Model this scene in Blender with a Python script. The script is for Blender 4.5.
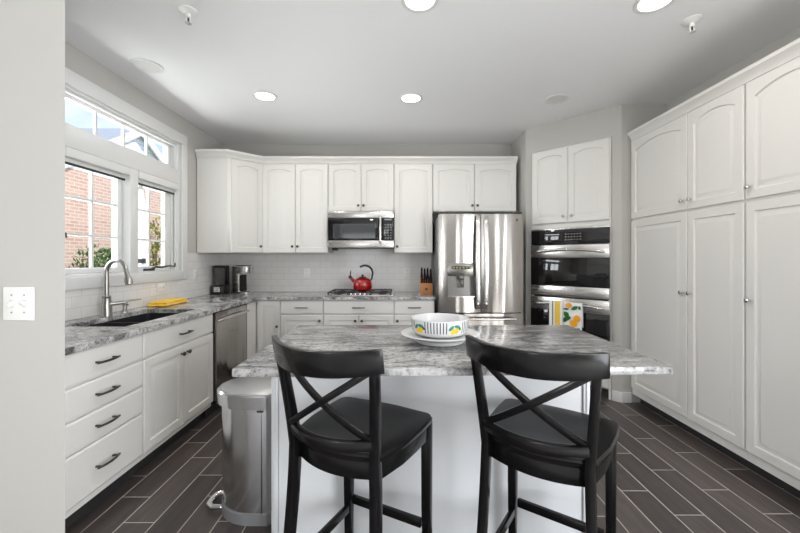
import bpy, bmesh, math, random
from mathutils import Vector, Matrix
R = math.radians
PI = math.pi
random.seed(7)
for o in list(bpy.data.objects): bpy.data.objects.remove(o)
SC = bpy.context.scene
COL = SC.collection

# ------------------------------------------------------------------ camera, world, sun, big lights, exposure
F = 366.0                      # focal length in pixels of the 800x533 frame
cam_d = bpy.data.cameras.new('camera'); cam = bpy.data.objects.new('camera', cam_d); COL.objects.link(cam)
cam.location = (0, 0, 1.32); cam.rotation_euler = (PI/2, 0, 0)
cam_d.sensor_fit = 'HORIZONTAL'; cam_d.sensor_width = 36; cam_d.lens = 36*F/800
cam_d.shift_x = 0.0; cam_d.shift_y = -7.5/800
cam_d.clip_start = 0.05; cam_d.clip_end = 200
SC.camera = cam

SC.view_settings.view_transform = 'Standard'; SC.view_settings.look = 'None'
SC.view_settings.gamma = 1; SC.view_settings.use_curve_mapping = False
SC.view_settings.exposure = -0.03
try:
    SC.cycles.max_bounces = 10; SC.cycles.diffuse_bounces = 6; SC.cycles.glossy_bounces = 5
    SC.cycles.transmission_bounces = 8; SC.cycles.transparent_max_bounces = 12
    SC.cycles.use_denoising = True; SC.cycles.sample_clamp_indirect = 4.0
    SC.cycles.caustics_reflective = False; SC.cycles.caustics_refractive = False
except Exception: pass

W = bpy.data.worlds.new('sky'); SC.world = W; W.use_nodes = True
def build_world(strength):
    nt = W.node_tree; nt.nodes.clear(); N = nt.nodes.new; L = nt.links.new
    tc = N('ShaderNodeTexCoord'); mp = N('ShaderNodeMapping'); mp.inputs['Scale'].default_value = (1.0, 1.0, 2.6)
    mp.inputs['Location'].default_value = (0.35, 0.1, 0.2)
    L(tc.outputs['Generated'], mp.inputs['Vector'])
    no = N('ShaderNodeTexNoise'); no.inputs['Scale'].default_value = 2.6; no.inputs['Detail'].default_value = 7; no.inputs['Distortion'].default_value = .5
    L(mp.outputs[0], no.inputs['Vector'])
    cr = N('ShaderNodeValToRGB'); cr.color_ramp.elements[0].position = .44; cr.color_ramp.elements[1].position = .66
    L(no.outputs['Fac'], cr.inputs[0])
    se = N('ShaderNodeSeparateXYZ'); L(tc.outputs['Generated'], se.inputs[0])
    gr = N('ShaderNodeValToRGB'); e = gr.color_ramp.elements
    e[0].position = 0.0; e[0].color = (.62, .72, .85, 1); e[1].position = .8; e[1].color = (.16, .32, .66, 1)
    m = e.new(.35); m.color = (.30, .48, .80, 1)
    L(se.outputs['Z'], gr.inputs[0])
    mx = N('ShaderNodeMix'); mx.data_type = 'RGBA'
    L(cr.outputs[0], mx.inputs['Factor']); L(gr.outputs[0], mx.inputs['A']); mx.inputs['B'].default_value = (.85, .88, .95, 1)
    bg = N('ShaderNodeBackground'); bg.inputs['Strength'].default_value = strength
    L(mx.outputs['Result'], bg.inputs['Color'])
    out = N('ShaderNodeOutputWorld'); L(bg.outputs[0], out.inputs['Surface'])
build_world(1.5)

def sun(name, energy, rot, angle=3):
    d = bpy.data.lights.new(name, 'SUN'); d.energy = energy; d.angle = R(angle); d.color = (1, .97, .92)
    o = bpy.data.objects.new(name, d); COL.objects.link(o); o.rotation_euler = rot; o.location = (6, 2, 9); return o
sun('sun', 4.5, (0, R(42), R(20)))
def area(name, loc, rot, sx, sy, power, col=(1, 1, 1)):
    d = bpy.data.lights.new(name, 'AREA'); d.shape = 'RECTANGLE'; d.size = sx; d.size_y = sy; d.energy = power; d.color = col
    o = bpy.data.objects.new(name, d); COL.objects.link(o); o.location = loc; o.rotation_euler = rot; return o
# daylight at the rear and kitchen windows; the two side lamps are added fill
area('rear_window_daylight', (-1.7, -7.95, 1.45), (R(90), 0, 0), 1.7, 2.0, 30, (.95, .98, 1))
area('added_rear_side_fill', (-3.2, -4.6, 1.4), (0, R(-92), 0), 1.8, 2.2, 150, (.97, .98, 1))  # added fill for the pantry, set at an unseen left side window
area('added_side_fill', (2.40, -1.0, 1.15), (0, R(82), 0), 2.0, 1.9, 165, (.95, .98, 1))  # added fill for the window-side drawers, set at an invented right-hand opening
area('kitchen_window_daylight', (-3.3, 3.01, 1.75), (0, R(-92), 0), 2.2, 2.0, 120, (.97, .98, 1))
# added lamps outside, aimed up to brighten the ceilings in place of ground bounce
area('added_ceiling_fill', (-4.6, 3.0, -.15), (0, R(-145), 0), 3.0, 4.5, 640, (1, .99, .97))
area('added_ceiling_fill_right', (4.4, .1, -.05), (0, R(140), 0), 3.0, 3.5, 25, (1, .99, .97))
LAMP_W = 5.5

# ------------------------------------------------------------------ materials
def new_mat(name):
    m = bpy.data.materials.new(name); m.use_nodes = True
    nt = m.node_tree; return m, nt, nt.nodes['Principled BSDF'], nt.nodes.new, nt.links.new
def setp(b, **k):
    for n, v in k.items():
        key = {'base': 'Base Color', 'rough': 'Roughness', 'metal': 'Metallic', 'spec': 'Specular IOR Level', 'coat': 'Coat Weight',
               'coatr': 'Coat Roughness', 'trans': 'Transmission Weight', 'ior': 'IOR', 'alpha': 'Alpha', 'emit': 'Emission Color', 'emits': 'Emission Strength', 'sheen': 'Sheen Weight'}[n]
        if n in ('base', 'emit'): v = (*v, 1)
        b.inputs[key].default_value = v
def hexc(r, g, b):
    f = lambda c: (c/255/12.92) if c/255 <= .04045 else ((c/255+.055)/1.055)**2.4
    return (f(r), f(g), f(b))
def plain(name, base, rough=.5, var=.03, scale=6, bump=0, bscale=200, **k):
    m, nt, b, N, L = new_mat(name); setp(b, base=base, rough=rough, **k)
    tc = N('ShaderNodeTexCoord')
    no = N('ShaderNodeTexNoise'); no.inputs['Scale'].default_value = scale; no.inputs['Detail'].default_value = 3
    L(tc.outputs['Object'], no.inputs['Vector'])
    mx = N('ShaderNodeMix'); mx.data_type = 'RGBA'
    mx.inputs['A'].default_value = (*[c*(1-var) for c in base], 1); mx.inputs['B'].default_value = (*[min(1, c*(1+var)) for c in base], 1)
    L(no.outputs['Fac'], mx.inputs['Factor']); L(mx.outputs['Result'], b.inputs['Base Color'])
    if bump:
        n2 = N('ShaderNodeTexNoise'); n2.inputs['Scale'].default_value = bscale; L(tc.outputs['Object'], n2.inputs['Vector'])
        bp = N('ShaderNodeBump'); bp.inputs['Strength'].default_value = bump; bp.inputs['Distance'].default_value = .002
        L(n2.outputs['Fac'], bp.inputs['Height']); L(bp.outputs[0], b.inputs['Normal'])
    return m
def ramp(N, stops):
    c = N('ShaderNodeValToRGB'); e = c.color_ramp.elements
    while len(e) > 1: e.remove(e[-1])
    e[0].position = stops[0][0]; e[0].color = (*stops[0][1], 1)
    for p, col in stops[1:]:
        x = e.new(p); x.color = (*col, 1)
    return c
def granite(name, stretch=(1, 1, 1), rot=0, seed=0, light=1.0):
    m, nt, b, N, L = new_mat(name); setp(b, rough=.16, spec=.5)
    tc = N('ShaderNodeTexCoord'); mp = N('ShaderNodeMapping'); mp.inputs['Scale'].default_value = stretch
    mp.inputs['Rotation'].default_value = (0, 0, rot); mp.inputs['Location'].default_value = (seed, seed*.7, 0)
    L(tc.outputs['Object'], mp.inputs['Vector'])
    n1 = N('ShaderNodeTexNoise'); n1.inputs['Scale'].default_value = 4.2; n1.inputs['Detail'].default_value = 9; n1.inputs['Roughness'].default_value = .68; n1.inputs['Distortion'].default_value = 1.6
    L(mp.outputs[0], n1.inputs['Vector'])
    r1 = ramp(N, [(.34, (.10, .10, .105)), (.43, (.22, .217, .217)), (.52, (.40*light, .396*light, .39*light)), (.66, (.60*light, .595*light, .59*light))])
    L(n1.outputs['Fac'], r1.inputs[0])
    n2 = N('ShaderNodeTexNoise'); n2.inputs['Scale'].default_value = 46; n2.inputs['Detail'].default_value = 5; n2.inputs['Roughness'].default_value = .7
    L(tc.outputs['Object'], n2.inputs['Vector'])
    r2 = ramp(N, [(.36, (.18, .18, .19)), (.47, (.78, .78, .78)), (.60, (1.0, 1.0, 1.0))]); L(n2.outputs['Fac'], r2.inputs[0])
    mx = N('ShaderNodeMix'); mx.data_type = 'RGBA'; mx.blend_type = 'MULTIPLY'; mx.inputs['Factor'].default_value = .85
    L(r1.outputs[0], mx.inputs['A']); L(r2.outputs[0], mx.inputs['B']); L(mx.outputs['Result'], b.inputs['Base Color'])
    return m
def steel(name, base=(.66, .65, .64), rough=.24, axis='Z', wob=.12):
    m, nt, b, N, L = new_mat(name); setp(b, base=base, metal=1.0, rough=rough)
    tc = N('ShaderNodeTexCoord'); mp = N('ShaderNodeMapping')
    mp.inputs['Scale'].default_value = {'Z': (7, 7, .35), 'X': (.4, 7, 9)}[axis]
    L(tc.outputs['Object'], mp.inputs['Vector'])
    no = N('ShaderNodeTexNoise'); no.inputs['Scale'].default_value = 1.0; no.inputs['Detail'].default_value = 1; L(mp.outputs[0], no.inputs['Vector'])
    bp = N('ShaderNodeBump'); bp.inputs['Strength'].default_value = wob; bp.inputs['Distance'].default_value = .05
    L(no.outputs['Fac'], bp.inputs['Height']); L(bp.outputs[0], b.inputs['Normal'])
    m2 = N('ShaderNodeMapping'); m2.inputs['Scale'].default_value = {'Z': (350, 350, 4), 'X': (4, 350, 350)}[axis]
    L(tc.outputs['Object'], m2.inputs['Vector'])
    n2 = N('ShaderNodeTexNoise'); n2.inputs['Scale'].default_value = 1.0; L(m2.outputs[0], n2.inputs['Vector'])
    mr = N('ShaderNodeMapRange'); mr.inputs['To Min'].default_value = rough*.75; mr.inputs['To Max'].default_value = rough*1.35
    L(n2.outputs['Fac'], mr.inputs['Value']); L(mr.outputs[0], b.inputs['Roughness'])
    return m
def floor_mat():
    m, nt, b, N, L = new_mat('dark_plank_tile'); setp(b, rough=.33)
    tc = N('ShaderNodeTexCoord'); sp = N('ShaderNodeSeparateXYZ'); L(tc.outputs['Object'], sp.inputs[0])
    def math_(op, a, bb=None, c=None):
        n = N('ShaderNodeMath'); n.operation = op
        for i, v in enumerate((a, bb, c)):
            if v is None: continue
            if isinstance(v, (int, float)): n.inputs[i].default_value = v
            else: L(v, n.inputs[i])
        return n.outputs[0]
    PW, PL = .1555, .60
    u = math_('DIVIDE', math_('ADD', sp.outputs['X'], 1.54), PW)
    row = math_('FLOOR', u); fu = math_('SUBTRACT', u, row)
    v = math_('DIVIDE', math_('ADD', math_('SUBTRACT', sp.outputs['Y'], 2.03), math_('MULTIPLY', row, .197)), PL)
    colm = math_('FLOOR', v); fv = math_('SUBTRACT', v, colm)
    du = math_('MULTIPLY', math_('MINIMUM', fu, math_('SUBTRACT', 1, fu)), PW)
    dv = math_('MULTIPLY', math_('MINIMUM', fv, math_('SUBTRACT', 1, fv)), PL)
    dd = math_('MINIMUM', du, dv)
    g = N('ShaderNodeMapRange'); g.interpolation_type = 'SMOOTHSTEP'; g.inputs['From Min'].default_value = .0017; g.inputs['From Max'].default_value = .0030
    L(dd, g.inputs['Value'])
    cx = N('ShaderNodeCombineXYZ'); L(row, cx.inputs[0]); L(colm, cx.inputs[1])
    wn = N('ShaderNodeTexWhiteNoise'); wn.noise_dimensions = '2D'; L(cx.outputs[0], wn.inputs['Vector'])
    tr = ramp(N, [(0, hexc(70, 64, 63)), (.5, hexc(81, 74, 72)), (1, hexc(92, 84, 81))]); L(wn.outputs['Value'], tr.inputs[0])
    mp = N('ShaderNodeMapping'); mp.inputs['Scale'].default_value = (30, 2.5, 1); L(tc.outputs['Object'], mp.inputs['Vector'])
    no = N('ShaderNodeTexNoise'); no.inputs['Scale'].default_value = 1; no.inputs['Detail'].default_value = 6; L(mp.outputs[0], no.inputs['Vector'])
    nr = ramp(N, [(.3, (.72, .72, .72)), (.7, (1.15, 1.12, 1.1))]); L(no.outputs['Fac'], nr.inputs[0])
    mm = N('ShaderNodeMix'); mm.data_type = 'RGBA'; mm.blend_type = 'MULTIPLY'; mm.inputs['Factor'].default_value = 1
    L(tr.outputs[0], mm.inputs['A']); L(nr.outputs[0], mm.inputs['B'])
    fx = N('ShaderNodeMix'); fx.data_type = 'RGBA'; fx.inputs['A'].default_value = (*hexc(205, 198, 190), 1)
    L(g.outputs[0], fx.inputs['Factor']); L(mm.outputs['Result'], fx.inputs['B']); L(fx.outputs['Result'], b.inputs['Base Color'])
    rr = N('ShaderNodeMapRange'); rr.inputs['To Min'].default_value = .7; rr.inputs['To Max'].default_value = .34; L(g.outputs[0], rr.inputs['Value']); L(rr.outputs[0], b.inputs['Roughness'])
    bp = N('ShaderNodeBump'); bp.inputs['Strength'].default_value = .35; bp.inputs['Distance'].default_value = .002
    L(g.outputs[0], bp.inputs['Height']); L(bp.outputs[0], b.inputs['Normal'])
    return m
def brick_like(name, axes, bw, bh, mortar, c1, c2, cm, rough=.2, bump=.3, off=.5, spec=.5):
    m, nt, b, N, L = new_mat(name); setp(b, rough=rough, spec=spec)
    tc = N('ShaderNodeTexCoord'); sp = N('ShaderNodeSeparateXYZ'); L(tc.outputs['Object'], sp.inputs[0])
    cx = N('ShaderNodeCombineXYZ'); L(sp.outputs[axes[0]], cx.inputs[0]); L(sp.outputs[axes[1]], cx.inputs[1])
    br = N('ShaderNodeTexBrick'); br.inputs['Scale'].default_value = 1; br.inputs['Brick Width'].default_value = bw; br.inputs['Row Height'].default_value = bh
    br.inputs['Mortar Size'].default_value = mortar; br.inputs['Mortar Smooth'].default_value = .2; br.offset = off
    br.inputs['Color1'].default_value = (*c1, 1); br.inputs['Color2'].default_value = (*c2, 1); br.inputs['Mortar'].default_value = (*cm, 1)
    L(cx.outputs[0], br.inputs['Vector']); L(br.outputs['Color'], b.inputs['Base Color'])
    bp = N('ShaderNodeBump'); bp.invert = True; bp.inputs['Strength'].default_value = bump; bp.inputs['Distance'].default_value = .002
    L(br.outputs['Fac'], bp.inputs['Height']); L(bp.outputs[0], b.inputs['Normal'])
    return m
def glass_mat():
    m, nt, b, N, L = new_mat('window_glass')
    gl = N('ShaderNodeBsdfGlossy'); gl.inputs['Roughness'].default_value = .02
    tr = N('ShaderNodeBsdfTransparent'); tr.inputs['Color'].default_value = (.97, .98, .98, 1)
    fr = N('ShaderNodeFresnel'); fr.inputs['IOR'].default_value = 1.25
    ge = N('ShaderNodeNewGeometry'); mu = N('ShaderNodeMath'); mu.operation = 'MULTIPLY_ADD'; L(ge.outputs['Backfacing'], mu.inputs[0]); mu.inputs[1].default_value = -1; mu.inputs[2].default_value = 1
    ml = N('ShaderNodeMath'); ml.operation = 'MULTIPLY'; L(fr.outputs[0], ml.inputs[0]); L(mu.outputs[0], ml.inputs[1])
    mx = N('ShaderNodeMixShader'); L(ml.outputs[0], mx.inputs[0]); L(tr.outputs[0], mx.inputs[1]); L(gl.outputs[0], mx.inputs[2])
    L(mx.outputs[0], nt.nodes['Material Output'].inputs['Surface']); return m
def emis(name, col, s):
    m, nt, b, N, L = new_mat(name); setp(b, base=(.9, .9, .9), emit=col, emits=s); return m

WHITE = plain('cabinet_white', hexc(225, 223, 219), .34, .012, 3)
ISLAND = plain('island_panel_paint', hexc(216, 217, 219), .28, .015, 2)
TRIMW = plain('trim_white', hexc(222, 222, 221), .35, .01)
WALL = plain('wall_paint', hexc(188, 186, 181), .8, .012, 2, .05, 300)
CEIL = plain('ceiling_paint', hexc(236, 236, 237), .9, .01, 2, .06, 200)
FLOOR = floor_mat()
RFLOOR = plain('pale_bounce_floor', hexc(205, 202, 197), .95, .05, 40)  # unseen rear floor, made pale to bounce light onto the ceiling
GRAN = granite('grey_granite', (1, 1, 1), .5, 3.1, 1.3)
GRANI = granite('island_granite', (.75, 2.1, 1), .12, 8.4, 1.0)
STEEL = steel('brushed_steel', (.43, .405, .38), .18, 'Z', .32)
STEELX = steel('brushed_steel_wide', (.70, .68, .66), .25, 'X', .06)
RECESS = plain('dispenser_recess_shade', (.20, .19, .18), .3, .05, 10, metal=1.0)  # steel darkened to paint the shade inside the dispenser recess
STEELC = steel('can_steel', (.66, .66, .67), .20, 'Z', .05)
NICKEL = plain('satin_nickel', (.42, .40, .38), .3, .03, 30, metal=1.0)
CHROME = plain('chrome', (.75, .75, .76), .12, .02, 30, metal=1.0)
PEWTER = plain('dark_pewter', (.10, .095, .09), .32, .05, 30, metal=1.0)
BLACKM = plain('black_plastic', (.014, .014, .015), .35, .05)
DARKG = plain('dark_shadow_plastic', (.03, .03, .03), .5, .05)  # dark plastic parts; also paints shade in toe recesses and under the blinds
BLACKGL = plain('black_glass', (.008, .008, .009), .04, .05, coat=.5)
IRON = plain('cast_iron', (.02, .02, .021), .5, .1, 60)
STOOL = plain('black_lacquer', (.006, .0055, .006), .20, .15, 5, spec=.28)
SINKM = plain('black_composite', (.02, .02, .023), .4, .2, 60)
RED = plain('red_enamel', hexc(158, 8, 16), .12, .03, coat=.6)
WOOD = plain('knife_block_wood', hexc(196, 134, 84), .4, .12, 18)
TILEL = brick_like('subway_tile_side', (1, 2), .152, .0762, .0022, hexc(232, 230, 228), hexc(229, 227, 225), hexc(212, 209, 206), .12)
TILEB = brick_like('subway_tile_back', (0, 2), .152, .0762, .0022, hexc(232, 230, 228), hexc(229, 227, 225), hexc(212, 209, 206), .12)
BRICK = brick_like('house_brick', (1, 2), .22, .075, .010, hexc(205, 172, 155), hexc(190, 154, 138), hexc(210, 194, 184), .9, .4, spec=.1)
SIDING = brick_like('white_siding', (1, 2), 40, .13, .012, hexc(235, 236, 238), hexc(235, 236, 238), hexc(190, 194, 200), .6, .5)
GLASS = glass_mat()
LAMPON = emis('lamp_on', (1, .97, .92), 6.0)
LAMPOFF = plain('lamp_off_lens', hexc(214, 212, 210), .5)
PLASTW = plain('white_plastic', hexc(236, 235, 232), .35, .01)
CERAM = plain('white_ceramic', hexc(218, 218, 218), .15, .01)
INK = plain('dark_blue_grey_glaze', hexc(70, 74, 84), .2)
LEMON = plain('lemon_yellow', hexc(242, 190, 26), .45, .12, 40)
LEAF = plain('leaf_green_print', hexc(44, 110, 52), .5, .2, 40)
TEAL = plain('leaf_teal_print', hexc(30, 130, 120), .4, .1, 40)
ORANGE = plain('citrus_orange', hexc(244, 168, 30), .6, .1, 60)
CLOTHY = plain('yellow_cloth', hexc(246, 200, 40), .9, .1, 60, .6, 500, sheen=.3)
CLOTHW = plain('white_cloth', hexc(240, 240, 238), .9, .02, 60, .4, 500)
CLOTHYEL = plain('yellow_stripe_cloth', hexc(238, 196, 78), .9, .04, 60, .4, 500)
GREYST = plain('grey_stripe_cloth', hexc(130, 134, 138), .9, .04, 60)
SHRUB = plain('shrub_leaves', hexc(72, 104, 44), .7, .35, 12)
SHRUBY = plain('yellow_green_leaves', hexc(150, 150, 60), .7, .35, 12)
BARK = plain('bark', hexc(90, 72, 58), .9, .2, 20)
LAWN = plain('lawn', hexc(92, 112, 62), 1, .3, 8)
ROOF = plain('roof_shingle', hexc(186, 188, 192), .9, .15, 12)
UMB = plain('umbrella_canvas', hexc(232, 233, 236), .9, .03, 10)
PLASTG = plain('clear_smoked_plastic', (.55, .53, .52), .06, .05, trans=.85, ior=1.3)
BLINDW = plain('blind_white', hexc(226, 226, 224), .6)

# ------------------------------------------------------------------ mesh helpers
def box(bm, x0, x1, y0, y1, z0, z1):
    v = [bm.verts.new(p) for p in ((x0,y0,z0),(x1,y0,z0),(x1,y1,z0),(x0,y1,z0),(x0,y0,z1),(x1,y0,z1),(x1,y1,z1),(x0,y1,z1))]
    for f in ((0,3,2,1),(4,5,6,7),(0,1,5,4),(1,2,6,5),(2,3,7,6),(3,0,4,7)): bm.faces.new([v[i] for i in f])
    return v
def prism(bm, poly, z0, z1):
    a = [bm.verts.new((x, y, z0)) for x, y in poly]; b = [bm.verts.new((x, y, z1)) for x, y in poly]
    n = len(poly)
    bm.faces.new(a[::-1]); bm.faces.new(b)
    for i in range(n): bm.faces.new((a[i], a[(i+1) % n], b[(i+1) % n], b[i]))
def bridge(bm, loops, cap0=True, cap1=True, closed=True):
    n = len(loops[0])
    for A, B in zip(loops, loops[1:]):
        for i in range(n if closed else n-1):
            j = (i+1) % n
            bm.faces.new((A[i], A[j], B[j], B[i]))
    if cap0: bm.faces.new(loops[0][::-1])
    if cap1: bm.faces.new(loops[-1])
def loopv(bm, pts): return [bm.verts.new(p) for p in pts]
def tube(bm, pts, r, n=10):
    pts = [Vector(p) for p in pts]; rs = r if isinstance(r, (list, tuple)) else [r]*len(pts)
    t0 = (pts[1]-pts[0]).normalized(); ref = Vector((0, 0, 1)) if abs(t0.z) < .9 else Vector((1, 0, 0))
    u = t0.cross(ref).normalized(); loops = []
    for i, p in enumerate(pts):
        t = (pts[min(i+1, len(pts)-1)]-pts[max(i-1, 0)]).normalized()
        u = (u-t*u.dot(t)).normalized(); w = t.cross(u)
        loops.append(loopv(bm, [p+(u*math.cos(a)+w*math.sin(a))*rs[i] for a in [2*PI*k/n for k in range(n)]]))
    bridge(bm, loops)
def lathe(bm, prof, n=32, c=(0, 0, 0), M=None, cap=True):
    loops = []
    for r, z in prof:
        pts = [Vector((max(r, 1e-4)*math.cos(2*PI*k/n), max(r, 1e-4)*math.sin(2*PI*k/n), z)) for k in range(n)]
        if M: pts = [M @ p for p in pts]
        loops.append(loopv(bm, [p+Vector(c) for p in pts]))
    bridge(bm, loops, cap, cap)
def bar(bm, pts, w, h, side=None):
    """rectangular bar along pts; w along side axis, h across it (scalars or lists)"""
    pts = [Vector(p) for p in pts]; n = len(pts)
    ws = w if isinstance(w, (list, tuple)) else [w]*n; hs = h if isinstance(h, (list, tuple)) else [h]*n
    loops = []
    for i, p in enumerate(pts):
        t = (pts[min(i+1, n-1)]-pts[max(i-1, 0)]).normalized()
        s = Vector(side) if side else Vector((0, 0, 1)).cross(t)
        s = (s-t*s.dot(t)).normalized(); q = t.cross(s)
        loops.append(loopv(bm, [p+s*a*ws[i]/2+q*b*hs[i]/2 for a, b in ((-1,-1),(1,-1),(1,1),(-1,1))]))
    bridge(bm, loops)
def rrect(x0, x1, y0, y1, r, n=5):
    pts = []
    for cx, cy, a0 in ((x1-r, y1-r, 0), (x0+r, y1-r, 90), (x0+r, y0+r, 180), (x1-r, y0+r, 270)):
        for k in range(n+1):
            a = R(a0+90*k/n); pts.append((cx+r*math.cos(a), cy+r*math.sin(a)))
    return pts
def arc(c, r, a0, a1, n, plane='xz'):
    out = []
    for k in range(n+1):
        a = R(a0+(a1-a0)*k/n); x, y = r*math.cos(a), r*math.sin(a)
        out.append({'xz': (c[0]+x, c[1], c[2]+y), 'yz': (c[0], c[1]+x, c[2]+y), 'xy': (c[0]+x, c[1]+y, c[2])}[plane])
    return out
def obj(name, bm, mat, parent=None, bevel=0, segs=2, smooth=38, mats=None):
    bmesh.ops.recalc_face_normals(bm, faces=bm.faces)
    if bevel:
        es = [e for e in bm.edges if len(e.link_faces) == 2 and e.calc_face_angle(0) > R(40)]
        if es: bmesh.ops.bevel(bm, geom=es, offset=bevel, segments=segs, profile=.5, affect='EDGES', clamp_overlap=True)
    for f in bm.faces: f.smooth = True
    for e in bm.edges: e.smooth = len(e.link_faces) == 2 and e.calc_face_angle(0) < R(smooth)
    me = bpy.data.meshes.new(name); bm.to_mesh(me); bm.free()
    for m in (mats or [mat]): me.materials.append(m)
    o = bpy.data.objects.new(name, me); COL.objects.link(o)
    if parent: o.parent = parent
    return o
def thing(name, label, cat, loc=(0, 0, 0), rz=0, group=None):
    o = bpy.data.objects.new(name, None); COL.objects.link(o); o.empty_display_size = .1
    o.location = loc; o.rotation_euler = (0, 0, rz); o['label'] = label; o['category'] = cat
    if group: o['group'] = group
    return o
def tag(o, label, cat, group=None):
    o['label'] = label; o['category'] = cat
    if group: o['group'] = group
    return o
def struct(o): o['kind'] = 'structure'; return o
def B(*boxes):
    bm = bmesh.new()
    for b in boxes: box(bm, *b)
    return bm
def dup(root, loc, rz, label):
    r = root.copy(); COL.objects.link(r); r.location = loc; r.rotation_euler = (0, 0, rz); r['label'] = label
    for ch in list(root.children):
        c = ch.copy(); COL.objects.link(c); c.parent = r
        for g in list(ch.children):
            d = g.copy(); COL.objects.link(d); d.parent = c
    return r
def text_bm(s, size, depth=.0006):
    cu = bpy.data.curves.new('t', 'FONT'); cu.body = s; cu.size = size; cu.extrude = depth; cu.align_x = 'CENTER'; cu.align_y = 'CENTER'
    o = bpy.data.objects.new('t', cu); COL.objects.link(o)
    me = o.evaluated_get(bpy.context.evaluated_depsgraph_get()).to_mesh()
    bm = bmesh.new(); bm.from_mesh(me); bpy.data.objects.remove(o); bpy.data.curves.remove(cu); return bm
def xf(bm, M): bmesh.ops.transform(bm, matrix=M, verts=bm.verts)

# ------------------------------------------------------------------ the setting
XL, XR, YB, ZC = -2.19, 2.45, 4.55, 2.745
struct(obj('floor', B((XL-.15, 2.6, .2, 4.7, -.06, 0)), FLOOR))
struct(obj('floor', B((-3.4, 2.6, -8.2, .2, -.06, 0), (-3.4, XL-.15, .2, 1.6, -.06, 0)), RFLOOR))
struct(obj('ceiling', B((XL-.15, 2.6, 1.6, 4.7, ZC, ZC+.12), (-3.4, 2.6, -8.2, 1.6, ZC, ZC+.12)), CEIL))
struct(obj('wall_back', B((XL-.15, XR+.12, YB, YB+.12, 0, ZC)), WALL))
struct(obj('wall_right', B((XR, XR+.12, .0, YB, 0, ZC), (XR, XR+.12, -8.1, -2.0, 0, ZC), (XR, XR+.12, -2.0, .0, 2.42, ZC)), WALL))
WY0, WY1, WZ0, WZ1 = 2.365, 3.655, 1.195, 2.47         # kitchen window opening
struct(obj('wall_left', B((XL-.15, XL, 1.42, YB, 0, WZ0), (XL-.15, XL, 1.42, YB, WZ1, ZC), (XL-.15, XL, 1.42, WY0, WZ0, WZ1), (XL-.15, XL, WY1, YB, WZ0, WZ1)), WALL))
bm = bmesh.new(); prism(bm, [(-3.35, 1.275), (-1.167, 1.275), (-1.44, 1.56), (-2.19, 1.60), (-3.35, 1.60)], 0, ZC)
struct(obj('wall_entry', bm, WALL))
# rear room shell with window openings (behind the camera)
struct(obj('wall_rear', B((-3.4, 2.57, -8.14, -8.02, 2.42, ZC), (-3.4, -2.6, -8.14, -8.02, 0, 2.42), (-.8, 1.55, -8.14, -8.02, 0, 2.42), (1.95, 2.57, -8.14, -8.02, 0, 2.42), (-2.6, -.8, -8.14, -8.02, 0, .4), (1.55, 1.95, -8.14, -8.02, 0, .4)), WALL))
struct(obj('wall_side', B((-3.4, -3.28, -8.02, 1.275, 0, .55), (-3.4, -3.28, -8.02, 1.275, 2.42, ZC), (-3.4, -3.28, -8.02, -5.8, .55, 2.42), (-3.4, -3.28, -3.4, 1.275, .55, 2.42)), WALL))
def rear_window(name, ax, a0, a1, z0, z1, p, nv, nh):
    bs = []
    def add(u0, u1, w0, w1, d0=-.03, d1=.03):
        bs.append((u0, u1, p+d0, p+d1, w0, w1) if ax == 'x' else (p+d0, p+d1, u0, u1, w0, w1))
    add(a0, a0+.07, z0, z1); add(a1-.07, a1, z0, z1); add(a0+.07, a1-.07, z0, z0+.07); add(a0+.07, a1-.07, z1-.07, z1)
    for k in range(1, nv): u = a0+(a1-a0)*k/nv; add(u-.02, u+.02, z0+.07, z1-.07, -.015, .015)
    for k in range(1, nh): w = z0+(z1-z0)*k/nh; add(a0+.07, a1-.07, w-.012, w+.012, -.012, .012)
    return struct(obj(name, B(*bs), TRIMW))
rear_window('window_2', 'x', -2.6, -.8, .4, 2.42, -8.08, 2, 3)
rear_window('window_3', 'x', 1.55, 1.95, .4, 2.42, -8.08, 1, 2)
rear_window('added_window_5', 'y', -2.0, .0, 0, 2.42, 2.51, 2, 1)  # unseen opening added to admit the right-hand fill light
rear_window('added_window_4', 'y', -5.8, -3.4, .55, 2.42, -3.34, 3, 2)  # unseen side window added to carry the pantry fill

# walls round the built-in ovens: a return beside the fridge, the 45 degree face, a return to the pantry
OC = Vector((2.04, 3.37)); OU = Vector((-.70711, .70711))      # right corner of the diagonal face, direction along it
OW = .93; PA, PB, PZ = .082, .857, 2.47
def op(u, v): p = OC+OU*u+Vector((.70711, .70711))*v; return (p.x, p.y)
bm = bmesh.new()
prism(bm, [op(PB, 0), op(PB, .5), op(OW, .4), (1.383, YB), (1.375, YB), (1.375, 4.03)][:0] or [op(PB, 0), op(OW, 0), (op(OW, 0)[0], YB-.002), (op(OW, 0)[0]+.06, YB-.002), op(PB, .12)], 0, ZC)
prism(bm, [op(0, 0), op(PA, 0), op(PA, .12), (XR-.002, OC.y+.12), (XR-.002, OC.y)], 0, ZC)
prism(bm, [op(PA, 0), op(PB, 0), op(PB, .12), op(PA, .12)], PZ, ZC)
struct(obj('wall_diagonal', bm, WALL))
# baseboard on the return beside the pantry
bm = bmesh.new()
e0 = op(PA-.005, 0)
prism(bm, [(2.125, OC.y), (OC.x, OC.y), e0, (e0[0]-.010, e0[1]-.010), (OC.x-.006, OC.y-.014), (2.125, OC.y-.014)], 0, .095)
struct(obj('baseboard_right', bm, TRIMW, bevel=.003))

# tiled backsplash
struct(obj('trim_1', B((XL, XL+.008, 1.605, WY1+.085, .915, 1.113), (XL, XL+.008, WY1+.085, YB, .915, 1.383)), TILEL))
struct(obj('trim_2', B((XL+.008, .385, YB-.008, YB, .915, 1.85)), TILEB))

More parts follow.
